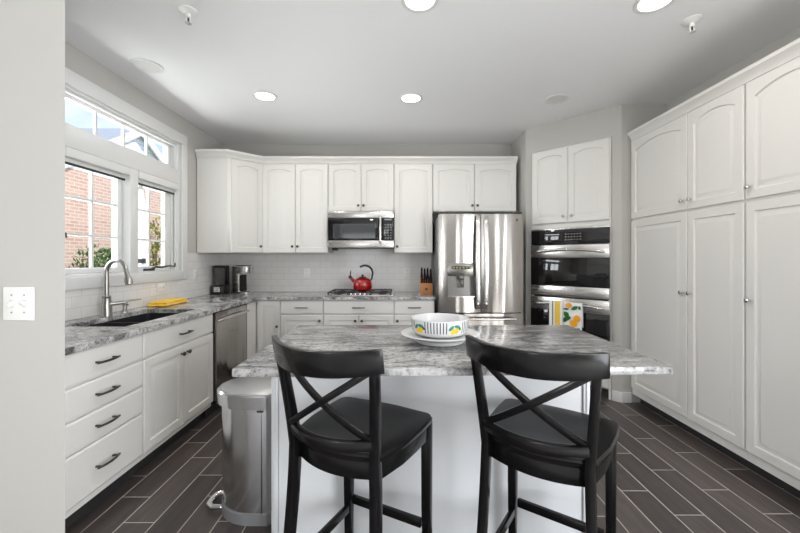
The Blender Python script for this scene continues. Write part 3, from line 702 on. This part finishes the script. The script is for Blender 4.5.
# ------------------------------------------------------------------ microwave
MZ0, MZ1 = 1.448, 1.858
t = thing('microwave', 'stainless over-the-range microwave with black glass door above the cooktop', 'microwave', (-.445, 4.165, 0))
hw = .374
obj('case', B((-hw, hw, 0, .37, MZ0, MZ1)), DARKG, t, .003)
obj('top_band', B((-hw, hw, -.032, -.001, MZ1-.072, MZ1)), STEELX, t, .004)
bb = obj('bottom_band', B((-hw, hw, -.032, -.001, MZ0, MZ0+.082)), STEELX, t, .004)
dg = obj('door_glass', B((-hw+.006, .20, -.030, -.001, MZ0+.084, MZ1-.074)), BLACKGL, t, .002)
obj('window_screen', B((-hw+.06, .165, -.0308, -.0302, MZ0+.105, MZ1-.14)), plain('smoked_door_screen', (.05, .052, .055), .06, .1), dg)
obj('control_panel', B((.252, hw-.006, -.030, -.001, MZ0+.084, MZ1-.074)), BLACKGL, t, .002)
bs = []
for i in range(3):
    for j in range(6): bs.append((.272+i*.030, .290+i*.030, -.0312, -.0302, MZ0+.10+j*.030, MZ0+.116+j*.030))
pc = t.children[-1]
obj('keypad', B(*bs), plain('grey_key_print', (.20, .20, .21), .4), pc); obj('display', B((.268, .352, -.0312, -.0302, MZ1-.10, MZ1-.082)), plain('display_glass', (.3, .33, .36), .3), pc)
bm = bmesh.new(); tube(bm, [(.226, -.032, MZ1-.05), (.226, -.062, MZ1-.055), (.226, -.068, MZ1-.10), (.226, -.070, (MZ0+MZ1)/2), (.226, -.068, MZ0+.09), (.226, -.062, MZ0+.055), (.226, -.032, MZ0+.05)], .013); obj('handle', bm, STEELX, t)
bm = text_bm('K', .028); xf(bm, Matrix.Translation((-hw+.028, -.0325, MZ0+.040)) @ Matrix.Rotation(R(90), 4, 'X')); obj('badge', bm, BLACKM, bb)
obj('vent_underside', B((-hw+.04, -hw+.10, .02, .10, MZ0-.03, MZ0-.001)), DARKG, t, .003)

# ------------------------------------------------------------------ fridge
FX0, FX1, FYF, FZ = .402, 1.284, 3.79, 1.788
t = thing('fridge', 'stainless french-door fridge with water dispenser in the left door', 'fridge', ((FX0+FX1)/2, FYF, 0))
hw = (FX1-FX0)/2
obj('case', B((-hw+.004, hw-.004, .085, .745, .03, FZ-.02)), plain('fridge_side_grey', (.20, .20, .205), .4), t, .004)
def fdoor(x0, x1, z0, z1, hole=None):
    bm = bmesh.new()
    def prof(x):                     # gently bowed door face
        u = (x-(x0+x1)/2)/((x1-x0)/2); return .022*abs(u)**2.6
    NX_ = 24; xs = [x0+(x1-x0)*k/NX_ for k in range(NX_+1)]
    if hole:
        xs = sorted(set([x for x in xs if abs(x-hole[0]) > .008 and abs(x-hole[1]) > .008]+[hole[0], hole[1]]))
    zs = [z0]+([hole[2], hole[3]] if hole else [])+[z1]
    V = {}
    def v(i, j, yb=None):
        k = (i, j, yb)
        if k not in V: V[k] = bm.verts.new((xs[i], prof(xs[i]) if yb is None else yb, zs[j]))
        return V[k]
    n = len(xs)-1; m = len(zs)-1
    for i in range(n):
        for j in range(m):
            if hole and hole[0]-1e-6 <= xs[i] < hole[1]-1e-6 and j == 1: continue
            bm.faces.new((v(i, j), v(i+1, j), v(i+1, j+1), v(i, j+1)))
    yb = .08
    for i in range(n):
        bm.faces.new((v(i, 0), v(i, 0, yb), v(i+1, 0, yb), v(i+1, 0))); bm.faces.new((v(i, m), v(i+1, m), v(i+1, m, yb), v(i, m, yb)))
    for j in range(m):
        bm.faces.new((v(0, j), v(0, j+1), v(0, j+1, yb), v(0, j, yb))); bm.faces.new((v(n, j), v(n, j, yb), v(n, j+1, yb), v(n, j+1)))
    if hole:
        ia, ib = xs.index(hole[0]), xs.index(hole[1])
        D = {}; hf = []
        def dd(i, j):
            if (i, j) not in D: D[(i, j)] = bm.verts.new((xs[i], .07, zs[j]+(0.0 if j == 2 else 0.0)))
            return D[(i, j)]
        for i in range(ia, ib):
            hf += [bm.faces.new((v(i, 1), v(i+1, 1), dd(i+1, 1), dd(i, 1))), bm.faces.new((v(i, 2), dd(i, 2), dd(i+1, 2), v(i+1, 2))), bm.faces.new((dd(i, 1), dd(i+1, 1), dd(i+1, 2), dd(i, 2)))]
        hf += [bm.faces.new((v(ia, 1), dd(ia, 1), dd(ia, 2), v(ia, 2))), bm.faces.new((v(ib, 1), v(ib, 2), dd(ib, 2), dd(ib, 1)))]
        for f in hf: f.material_index = 1
    return bm
DZ = .765
hx0, hx1 = -.350, -.066
ld = obj('door', fdoor(-hw, -.003, DZ, FZ, (hx0, hx1, .925, 1.275)), STEEL, t, mats=[STEEL, RECESS])
rd = obj('door', fdoor(.003, hw, DZ, FZ), STEEL, t)
# dispenser
bm = bmesh.new()
pts = [(hx0-.004, 1.277), (hx1+.004, 1.277), (hx1+.004, 1.165), (hx1-.02, 1.145), (hx0+.02, 1.145), (hx0-.004, 1.165)]
bridge(bm, [loopv(bm, [(x, .06, z) for x, z in pts]), loopv(bm, [(x, -.006, z) for x, z in pts])]); dp = obj('dispenser_panel', bm, plain('dispenser_grey', (.24, .235, .21), .25, metal=.8), ld, .003)
obj('display', B((hx0+.04, hx1-.04, -.0075, -.0062, 1.215, 1.245)), BLACKGL, dp)
bm = bmesh.new()
for k in range(6): box(bm, hx0+.052+k*.034, hx0+.072+k*.034, -.0085, -.0076, 1.222, 1.238)
obj('button', bm, plain('amber_key_print', (.45, .36, .18), .4), dp)
bm = bmesh.new(); lathe(bm, [(.030, 1.118), (.034, 1.144), (.030, 1.146)], 20, (-.208, .02, 0)); obj('spigot', bm, CHROME, ld)
bm = bmesh.new(); box(bm, -.245, -.171, .045, .06, 1.02, 1.118); obj('paddle', bm, PLASTG, ld, .004)
bm = bmesh.new()
pts = rrect(hx0, hx1, -.02, .07, .015); prism(bm, [(x, y) for x, y in pts if True], .925, .935); obj('drip_tray', bm, STEELX, ld)
# door handles: long vertical bowed bars beside the split
for s, dd_ in ((-1, ld), (1, rd)):
    x = s*.042
    bm = bmesh.new()
    zs = [.80+(1.77-.80)*k/14 for k in range(15)]
    bar(bm, [(x-s*.006+s*.010*math.sin(PI*(z-.80)/.97), -.012-.038*math.sin(PI*min(1, max(0, (z-.80)/.97)))**.5, z) for z in zs], [.046]*15, [.022]*15, (1, 0, 0))
    for z in (.86, 1.71): box(bm, x-.012, x+.012, -.045, .02, z-.014, z+.014)
    obj('handle', bm, STEELX, dd_, .004)
fz = obj('freezer_drawer', fdoor(-hw, hw, .10, DZ-.012), STEEL, t)
bm = bmesh.new(); tube(bm, [(-.34, .0, .70), (-.34, -.05, .705), (-.2, -.058, .705), (.2, -.058, .705), (.34, -.05, .705), (.34, .0, .70)], .012); obj('handle', bm, STEELX, fz)
obj('kick_grille', B((-hw+.01, hw-.01, .03, .08, 0.0, .09)), DARKG, t)
obj('hinge_cover', B((-hw+.01, -hw+.10, .02, .12, FZ+.001, FZ+.022), (hw-.10, hw-.01, .02, .12, FZ+.001, FZ+.022)), DARKG, t, .004)
bm = text_bm('K', .040); xf(bm, Matrix.Translation((hw-.065, .004, FZ-.065)) @ Matrix.Rotation(R(90), 4, 'X')); obj('badge', bm, BLACKM, rd)
bm = bmesh.new()
lathe(bm, [(.006, 0), (.006, .012), (.003, .013)], 12, M=Matrix.Translation((hw-.19, .004, 1.405)) @ Matrix.Rotation(R(90), 4, 'X')); obj('lock_button', bm, CHROME, rd)

# ------------------------------------------------------------------ ovens in the diagonal wall (local x from the left end of the opening towards the right)
oc = op(PB-.002, 0); OWD = PB-PA-.004
t = thing('oven_cabinet', 'white cabinet frame with arched double doors built in above and around the ovens', 'cabinet', (oc[0], oc[1], 0), R(-45))
obj('cabinet_body', B((0, .022, -.008, .55, 0, 2.466), (OWD-.022, OWD, -.008, .55, 0, 2.466), (.022, OWD-.022, -.008, .55, 1.635, 1.66), (.022, OWD-.022, .0, .55, 1.66, 2.45), (.022, OWD-.022, -.008, .55, 2.45, 2.466), (.022, OWD-.022, 0, .55, .09, .435)), WHITE, t, .0015, 1)
for x0, x1, kx in ((.012, OWD/2-.002, OWD/2-.04), (OWD/2+.002, OWD-.012, OWD/2+.04)):
    d = obj('door', door_bm(x0, x1, 1.690, 2.452, .03, y=-.008), WHITE, t); obj('knob', knob_bm(kx, 1.755, -.028), NICKEL, d)
bm = bmesh.new(); x0, x1, a, b = .012, OWD-.012, .105, .425
lp = lambda ins, yy: loopv(bm, [(x0+ins, yy, a+ins), (x1-ins, yy, a+ins), (x1-ins, yy, b-ins), (x0+ins, yy, b-ins)])
bridge(bm, [lp(0, -.001), lp(0, -.015), lp(.008, -.022), lp(.010, -.022)]); d = obj('drawer', bm, WHITE, t); obj('handle', pull_bm(OWD/2, .27, -.022, .115), NICKEL, d)
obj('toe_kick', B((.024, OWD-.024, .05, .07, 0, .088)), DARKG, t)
t = thing('double_oven', 'stainless double wall oven with black glass doors in the angled wall', 'oven', (oc[0], oc[1], 0), R(-45))
a, b = .024, OWD-.024
obj('case', B((a, b, 0, .52, .445, 1.630)), DARKG, t)
cp = obj('control_panel', B((a-.018, b+.018, -.034, -.0095, 1.468, 1.618)), BLACKGL, t, .002)
obj('panel_trim', B((a-.018, b+.018, -.036, -.0095, 1.619, 1.631)), STEELX, t, .002)
bs = [(.36+.028*i, .375+.028*i, -.0352, -.0345, 1.51+.028*j, 1.52+.028*j) for i in range(6) for j in range(3)]
obj('keypad', B(*bs), plain('grey_panel_print', (.25, .25, .25), .4), cp)
def oven_door(zb, zt, gl):
    bm = bmesh.new(); pr = [(-.0095, zb), (-.044, zb), (-.044, zb+gl), (-.014, zb+gl), (-.014, zt-.13), (-.044, zt-.13), (-.044, zt), (-.0095, zt)]
    bridge(bm, [loopv(bm, [(a-.018, y, z) for y, z in pr]), loopv(bm, [(b+.018, y, z) for y, z in pr])]); dd_ = obj('door', bm, STEELX, t, .003)
    obj('door_glass', B((a-.018, b+.018, -.042, -.0145, zb+gl+.001, zt-.131)), BLACKGL, dd_, .002)
    bm = bmesh.new(); n = 12; z = zt-.055
    pts = [(a+.03, -.044, z-.02), (a+.035, -.085, z-.018)]+[(a+.06+(b-a-.12)*k/n, -.098, z+.020*math.sin(PI*k/n)-.012) for k in range(n+1)]+[(b-.035, -.085, z-.018), (b-.03, -.044, z-.02)]
    tube(bm, pts, .0125, 12); obj('handle', bm, STEELX, dd_); return dd_
oven_door(.940, 1.462, .105)
oven_door(.448, .926, .03)
# towels over the lower oven handle
hz, hy = .926-.055+.008, -.098
def towel(name, label, cat, x0, x1, front, backl, mat_fn, mats):
    bm = bmesh.new(); r = .0155
    path = [(hy+r+.001, hz-backl), (hy+r+.001, hz-backl/2), (hy+r, hz)]+[(hy+r*math.cos(R(q)), hz+r*math.sin(R(q))) for q in (30, 60, 90, 120, 150)]+[(hy-r, hz)]+[(hy-r-.002-.004*k/8, hz-front*k/8) for k in range(1, 9)]
    NXT = 20; xs = [x0+(x1-x0)*k/NXT for k in range(NXT+1)]
    G_ = [[bm.verts.new((x, y-(.003*math.sin(14*(x-x0)/(x1-x0)) if i > 8 else 0)*min(1, max(0, i-8)/3), z)) for x in xs] for i, (y, z) in enumerate(path)]
    for i in range(len(path)-1):
        for k in range(NXT):
            f = bm.faces.new((G_[i][k], G_[i][k+1], G_[i+1][k+1], G_[i+1][k])); f.material_index = mat_fn((k+.5)/NXT)
    bmesh.ops.recalc_face_normals(bm, faces=bm.faces)
    g = bm.faces[:]
    bmesh.ops.solidify(bm, geom=g, thickness=.003)
    o = obj(name, bm, None, None, mats=mats, smooth=80); o.location = (oc[0], oc[1], 0); o.rotation_euler = (0, 0, R(-45))
    return tag(o, label, cat)
tx0, tx1, tx2 = .235, .375, .550
towel('kitchen_towel', 'white towel with a broad yellow stripe hanging on the lower oven handle', 'towel', tx0, tx1-.004, .30, .22,
      lambda u: 1 if .38 < u < .80 else (2 if .22 < u < .28 or .88 < u < .92 else 0), [CLOTHW, CLOTHYEL, GREYST])
tw = towel('kitchen_towel', 'lemon and leaf printed white towel hanging on the lower oven handle', 'towel', tx1+.002, tx2, .34, .22, lambda u: 0, [CLOTHW])
def disc_flat(cx, cz, rx, rz_, y, rot=0, n=20):
    bm = bmesh.new(); c, s = math.cos(rot), math.sin(rot)
    pts = []
    for k in range(n):
        q = 2*PI*k/n; px, pz = rx*math.cos(q), rz_*math.sin(q); pts.append((cx+px*c-pz*s, cz+px*s+pz*c))
    bridge(bm, [loopv(bm, [(x, y, z) for x, z in pts]), loopv(bm, [(x, y-.0012, z) for x, z in pts])]); return bm
def leaf_flat(cx, cz, l, w_, rot, y):
    bm = bmesh.new(); c, s = math.cos(rot), math.sin(rot); pts = []
    for k in range(9): u = k/8; pts.append((l*(u-.5), w_*math.sin(PI*u)**.8))
    for k in range(7, 0, -1): u = k/8; pts.append((l*(u-.5), -w_*math.sin(PI*u)**.8))
    pts = [(cx+x*c-z*s, cz+x*s+z*c) for x, z in pts]
    bridge(bm, [loopv(bm, [(x, y, z) for x, z in pts]), loopv(bm, [(x, y-.001, z) for x, z in pts])]); return bm
ty = hy-.0155-.0125
for cx, cz, r1, r2, ro in ((.40, hz-.012, .030, .024, 0), (.475, hz-.135, .034, .032, .5), (.445, hz-.185, .034, .036, 1.0), (.40, hz-.265, .032, .028, .3)):
    obj('lemon_print', disc_flat(cx+.03, cz, r1, r2, ty, ro), ORANGE, tw)
for cx, cz, l, w_, ro in ((.455, hz-.035, .075, .018, .5), (.375, hz-.05, .06, .010, .05), (.378, hz-.105, .07, .024, 2.2), (.385, hz-.14, .08, .022, .4), (.37, hz-.155, .06, .018, 1.0), (.50, hz-.03, .04, .012, 1.7), (.48, hz-.25, .07, .02, .8)):
    obj('leaf_print', leaf_flat(cx+.03, cz, l, w_, ro, ty), LEAF, tw)

# ------------------------------------------------------------------ island
IX0, IX1, IY0, IY1 = -.622, 1.036, 1.345, 2.255
t = thing('kitchen_island', 'white painted kitchen island base under the granite slab', 'kitchen island', ((IX0+IX1)/2, 1.99, 0))
cx, cy = (IX0+IX1)/2, 1.99
bx0, bx1, by0, by1 = -.606-cx, .895-cx, 1.735-cy, 2.20-cy
obj('cabinet_body', B((bx0+.02, bx1-.02, by0+.012, by1, .10, .883)), ISLAND, t)
obj('back_panel', B((bx0+.032, bx1-.032, by0, by0+.011, .0, .883)), ISLAND, t)
for s0, s1 in ((bx0, bx0+.03), (bx1-.03, bx1)):
    cpo = obj('corner_post', B((s0, s1, by0-.012, by0+.04, 0, .883)), ISLAND, t, .002)
    for q in (.011,): obj('bead', B((s0+q, s0+q+.009, by0-.018, by0-.0118, .1, .86)), ISLAND, cpo, .002)
for s0 in (bx0, bx1-.018): obj('side_panel', B((s0, s0+.018, by0+.042, by1, .0, .883)), ISLAND, t)
w = (bx1-bx0)/3
for k in range(3):
    bm = door_bm(-w/2+.004, w/2-.004, .14, .86); xf(bm, Matrix.Translation((bx0+w*(k+.5), by1+.001, 0)) @ Matrix.Rotation(PI, 4, 'Z')); d = obj('door', bm, ISLAND, t)
bm = bmesh.new()
pl = rrect(IX0, IX1, IY0, IY1, .012, 3)
# chamfer-free slab, the right front corner set very slightly back
pl = [(x, y+(.035*max(0, (x-.2)/.84) if y < 1.6 else 0)) for x, y in pl]
prism(bm, pl, CZ0, CZ1)
tag(obj('island_countertop', bm, GRANI, None, .004), 'grey and white veined granite slab on top of the island', 'countertop')

# plate and bowl
PXc, PYc = .195, 1.80
t = thing('plate', 'round white ridged serving plate on the island under the bowl', 'plate', (PXc, PYc, CZ1+.0005))
bm = bmesh.new(); lathe(bm, [(.095, 0), (.115, .002), (.118, .010), (.124, .011), (.127, .020), (.133, .021), (.150, .032), (.188, .041), (.191, .045), (.187, .047), (.150, .040), (.12, .036), (.02, .036)], 64); obj('dish', bm, CERAM, t)
t = thing('bowl', 'white straight-sided bowl with dark stripes and lemon motif on the plate', 'bowl', (PXc, PYc, CZ1+.037))
bm = bmesh.new(); nS = 180
prof = [(.03, .0), (.10, .0), (.122, .008), (.134, .025), (.139, .050), (.141, .078), (.1405, .082), (.137, .083), (.135, .078), (.131, .04), (.118, .014), (.03, .010)]
lathe(bm, prof, nS)
bm.faces.ensure_lookup_table()
for f in bm.faces:
    c = f.calc_center_median(); ang = math.degrees(math.atan2(c.y, c.x)) % 360
    rr = math.hypot(c.x, c.y)
    if rr > .122 and .010 < c.z < .072 and f.normal.dot(Vector((c.x, c.y, 0))) != 99:
        outer = rr > .1255 + .010*min(1, c.z/.05) 
        k = int(ang/360*nS); inside_patch = any(abs(((ang-p+180) % 360)-180) < 15 for p in (294, 220, 150, 79, 7))
        if outer and k % 3 == 0 and not inside_patch: f.material_index = 1
obj('vessel', bm, None, t, mats=[CERAM, INK])
def on_bowl(shape, ang0, mat, name):
    """bend a flat x-z shape round the bowl at angle ang0"""
    bm = bmesh.new()
    cx_ = sum(p[0] for p in shape)/len(shape); cz_ = sum(p[1] for p in shape)/len(shape)
    def ring(k, off):
        out = []
        for x, z in shape:
            x, z = cx_+(x-cx_)*k, cz_+(z-cz_)*k
            r = .134+(z-.025)*.2 if z < .05 else .139+(z-.05)*.0714
            if z < .025: r = .122+(z-.008)*.706
            a_ = R(ang0)+x/.139; out.append(((r+off)*math.cos(a_), (r+off)*math.sin(a_), z))
        return loopv(bm, out)
    bridge(bm, [ring(1, -.002), ring(1, .0010), ring(.7, .0014), ring(.35, .0016), ring(.05, .0016)], False); obj(name, bm, mat, t)
def ell(cx, cz, rx, rz_, ro, n=16):
    c, s = math.cos(ro), math.sin(ro); return [(cx+rx*math.cos(q)*c-rz_*math.sin(q)*s, cz+rx*math.cos(q)*s+rz_*math.sin(q)*c) for q in [2*PI*k/n for k in range(n)]]
for A0 in (294, 220, 7):
    on_bowl(ell(-.008, .036, .011, .014, -.5), A0, LEMON, 'lemon_print')
    on_bowl(ell(.011, .038, .011, .014, .2), A0, LEMON, 'lemon_print')
    on_bowl(ell(-.018, .052, .016, .008, .7), A0, TEAL, 'leaf_print'); on_bowl(ell(.012, .058, .016, .0075, -.2), A0, TEAL, 'leaf_print'); on_bowl(ell(.026, .050, .012, .006, -.9), A0, LEAF, 'leaf_print')

# ------------------------------------------------------------------ trash can
t = thing('trash_can', 'stainless steel step trash can standing at the end of the island', 'trash can', (-.76, 1.965, 0))
def dshape(x0, x1, hy_, n=14, nose=.20):
    pts = [(x1, -hy_+.03), (x1, hy_-.03), (x1-.03, hy_)]
    xm = x0+nose
    for k in range(n+1):
        a = R(90+180*k/n); pts.append((xm+nose*math.cos(a), hy_*math.sin(a)))
    pts.append((x1-.03, -hy_)); return pts
def dprism(bm, sec):
    loops = []
    for z, g in sec: loops.append(loopv(bm, [(x, y, z) for x, y in dshape(-.20+g, .135-g*.3, .175-g)]))
    bridge(bm, loops)
bm = bmesh.new(); dprism(bm, [(.0, .018), (.055, .016), (.06, .022)]); obj('base_ring', bm, plain('grey_plastic', (.22, .22, .225), .35), t)
bm = bmesh.new(); dprism(bm, [(.061, .022), (.574, .016)]); obj('body', bm, STEELC, t)
bm = bmesh.new(); dprism(bm, [(.580, .0), (.642, -.004), (.650, .004)]); ld_ = obj('lid', bm, STEELC, t)
bm = bmesh.new(); dprism(bm, [(.6505, .014), (.654, .022)]); obj('lid_inset', bm, plain('lid_grey', (.52, .52, .53), .35, metal=1.0), ld_)
obj('body_seam', B((.0745, .0765, -.1592, -.145, .062, .572)), DARKG, t)
obj('lid_catch', B((.055, .085, -.1645, -.150, .563, .573)), BLACKM, t)
bm = bmesh.new()
tube(bm, [(-.165, -.06, .03), (-.215, -.06, .028), (-.245, -.04, .028), (-.25, 0, .028), (-.245, .04, .028), (-.215, .06, .028), (-.165, .06, .03)], [.012, .015, .017, .018, .017, .015, .012], 10); obj('pedal', bm, CHROME, t)

# ------------------------------------------------------------------ bar stools (local frame: front towards +y, seat centre at the origin)
def make_stool(label):
    t = thing('bar_stool', label, 'bar stool', (0, 0, 0), 0, 'black bar stools at the island')
    SZ = .652
    # seat: saddle board
    bm = bmesh.new()
    def outline(k):
        pts = []
        for i in range(15):                      # back edge, bowed
            u = -1+2*i/14; pts.append((u*.190*k, (-.178-.050*(1-u*u))*k))
        for p in ((.218, -.05), (.227, .06)): pts.append((p[0]*k, p[1]*k))
        for i in range(6):
            a = R(-10+90*i/5); pts.append(((.190+.038*math.cos(a))*k, (.154+.040*math.sin(a))*k))
        for i in range(5): u = .13-.065*i; pts.append((u*k, (.194+.014*(1-(u/.16)**2))*k))
        for i in range(6):
            a = R(100+90*i/5); pts.append(((-.190+.038*math.cos(a))*k, (.154+.040*math.sin(a))*k))
        for p in ((-.227, .06), (-.218, -.05)): pts.append((p[0]*k, p[1]*k))
        return pts
    def dip(x, y): return -.012*max(0, 1-(x/.2)**2)*max(0, 1-((y+.02)/.2)**2)
    loops = [loopv(bm, [(x, y, SZ) for x, y in outline(.955)]), loopv(bm, [(x, y, SZ+.008) for x, y in outline(.99)]), loopv(bm, [(x, y, SZ+.022) for x, y in outline(1.0)]), loopv(bm, [(x, y, SZ+.032) for x, y in outline(.975)])]
    for k in (.88, .7, .45, .2): loops.append(loopv(bm, [(x, y, SZ+.033+dip(x, y)) for x, y in outline(k)]))
    bridge(bm, loops); obj('seat', bm, STOOL, t)
    # apron
    bm = bmesh.new()
    loops = [loopv(bm, [(x, y, z) for x, y in outline(k)]) for k, z in ((.915, SZ-.064), (.915, SZ-.0005), (.83, SZ-.0005), (.83, SZ-.064))]
    bridge(bm, loops+[loops[0]], False, False); obj('apron', bm, STOOL, t, .0015)
    # front legs
    for s in (-1, 1):
        bm = bmesh.new(); bar(bm, [(s*.194, .184, SZ-.002), (s*.194, .184, .3), (s*.196, .188, 0)], [.038, .036, .030], [.038, .036, .030], (1, 0, 0)); obj('leg', bm, STOOL, t, .003)
    # rear posts: one piece from floor to crest rail
    def post(z):
        if z > SZ: k = (z-SZ)/(1.0-SZ); return -.188-.052*k**1.2
        k = (SZ-z)/SZ; return -.188-.075*k**2
    for s in (-1, 1):
        bm = bmesh.new(); zs = [0, .1, .2, .32, .44, .56, SZ, .73, .80, .87, .93, .975]
        def px(z): return s*(.170+(.026*((z-SZ)/.33) if z > SZ else .020*((SZ-z)/SZ)))
        bar(bm, [(px(z), post(z), z) for z in zs], [.026, .027, .027, .028, .028, .028, .028, .028, .028, .027, .027, .027], [.032, .035, .038, .040, .042, .042, .042, .038, .035, .033, .031, .030], (1, 0, 0))
        obj('leg', bm, STOOL, t, .003)
    # crest rail, curved
    bm = bmesh.new(); pts = []; n = 20; CR = .100
    for i in range(n+1):
        u = -1+2*i/n; pts.append((u*.224, -.232-CR*(1-u*u), 0))
    loops = []
    for i, p in enumerate(pts):
        a_, b_ = pts[max(0, i-1)], pts[min(n, i+1)]; tx, ty_ = b_[0]-a_[0], b_[1]-a_[1]; L_ = math.hypot(tx, ty_); nx, ny = ty_/L_, -tx/L_
        u = -1+2*i/n; zt = 1.045-.006*(1-u*u); zb = .958+.012*(u*u)-.004
        hw_ = .011
        loops.append(loopv(bm, [(p[0]+nx*hw_, p[1]+ny*hw_-.006+.0, zt), (p[0]+nx*hw_, p[1]+ny*hw_+.008, zb), (p[0]-nx*hw_, p[1]-ny*hw_+.008, zb), (p[0]-nx*hw_, p[1]-ny*hw_-.006, zt)]))
    bridge(bm, loops); obj('crest_rail', bm, STOOL, t, .004)
    # lower back rail, curved
    bm = bmesh.new(); pts = []
    for i in range(n+1): u = -1+2*i/n; pts.append((u*.178, -.196-.068*(1-u*u), .722))
    bar(bm, pts, .024, .034); obj('lower_rail', bm, STOOL, t, .003)
    # crossed braces
    for s in (-1, 1):
        bm = bmesh.new(); pts = []
        for i in range(13):
            k = i/12; x = s*(-.175+.335*k); u = x/.19; z = .965-(.965-.738)*k
            y = -.203-.022*(1-k)-.045*(1-u*u)+.008*s
            pts.append((x, y, z))
        bar(bm, pts, .015, .023, (0, 1, .1)); obj('cross_brace', bm, STOOL, t, .003)
    # stretchers
    def st(p, q):
        bm = bmesh.new(); bar(bm, [p, q], .020, .034); obj('stretcher', bm, STOOL, t, .002)
    st((-.170, .182, .225), (.170, .182, .225))
    for s in (-1, 1): st((s*.188, .164, .185), (s*.190, -.205, .185))
    st((-.175, -.225, .235), (.175, -.225, .235))
    return t
s0 = make_stool('left one of the two black cross-back bar stools at the island')
s0.location = (-.146, 1.434, 0); s0.rotation_euler = (0, 0, R(-27))
dup(s0, (.566, 1.402, 0), R(-35), 'right one of the two black cross-back bar stools at the island')

# ------------------------------------------------------------------ ceiling fittings
def downlight(loc, label, on):
    t = thing('ceiling_light', label, 'ceiling light', (loc[0], loc[1], ZC), 0, 'recessed ceiling lights')
    bm = bmesh.new(); lathe(bm, [(.104, -.0005), (.104, -.005), (.098, -.008), (.082, -.006), (.080, -.0005)], 40, cap=False); obj('trim_ring', bm, TRIMW, t)
    bm = bmesh.new(); lathe(bm, [(.079, -.0005), (.079, -.004), (.05, -.0045), (.001, -.0045)], 32); obj('lens', bm, LAMPON if on else LAMPOFF, t)
    if on:
        d = bpy.data.lights.new('downlight', 'AREA'); d.shape = 'DISK'; d.size = .15; d.energy = LAMP_W; d.color = (1, .95, .88)
        o = bpy.data.objects.new('downlight', d); COL.objects.link(o); o.location = (0, 0, -.012); o.parent = t
downlight((-1.867, 2.70), 'unlit recessed ceiling light over the sink nearest the window', False)
downlight((-1.18, 3.20), 'lit recessed ceiling light left of centre, in front of the corner cabinets', True)
downlight((.097, 3.24), 'lit recessed ceiling light in front of the cabinets between microwave and fridge', True)
downlight((1.398, 3.26), 'unlit recessed ceiling light in front of the ovens', False)
downlight((1.408, 2.02), 'lit recessed ceiling light cut by the top edge at the right', True)
downlight((.11, 2.01), 'lit recessed ceiling light at the top edge above the island', True)
def sprinkler(loc, label):
    t = thing('sprinkler', label, 'sprinkler', (loc[0], loc[1], ZC), 0, 'fire sprinklers on the ceiling')
    bm = bmesh.new(); lathe(bm, [(.052, -.0005), (.050, -.006), (.030, -.016), (.016, -.020)], 28); obj('escutcheon', bm, PLASTW, t)
    bm = bmesh.new(); tube(bm, [(0, 0, -.02), (0, 0, -.042)], .013, 12)
    for s in (-1, 1): tube(bm, [(s*.010, 0, -.04), (s*.014, 0, -.055), (s*.005, 0, -.072)], .003, 6)
    obj('frame', bm, PLASTW, t)
    bm = bmesh.new(); tube(bm, [(0, 0, -.043), (0, 0, -.062)], .004, 8); obj('bulb', bm, BLACKM, t)
    bm = bmesh.new(); lathe(bm, [(.004, -.070), (.017, -.073), (.017, -.075), (.004, -.076)], 18); obj('deflector', bm, CHROME, t)
sprinkler((-1.215, 2.10), 'white fire sprinkler on the ceiling at the upper left')
sprinkler((1.74, 2.18), 'white fire sprinkler on the ceiling at the upper right')
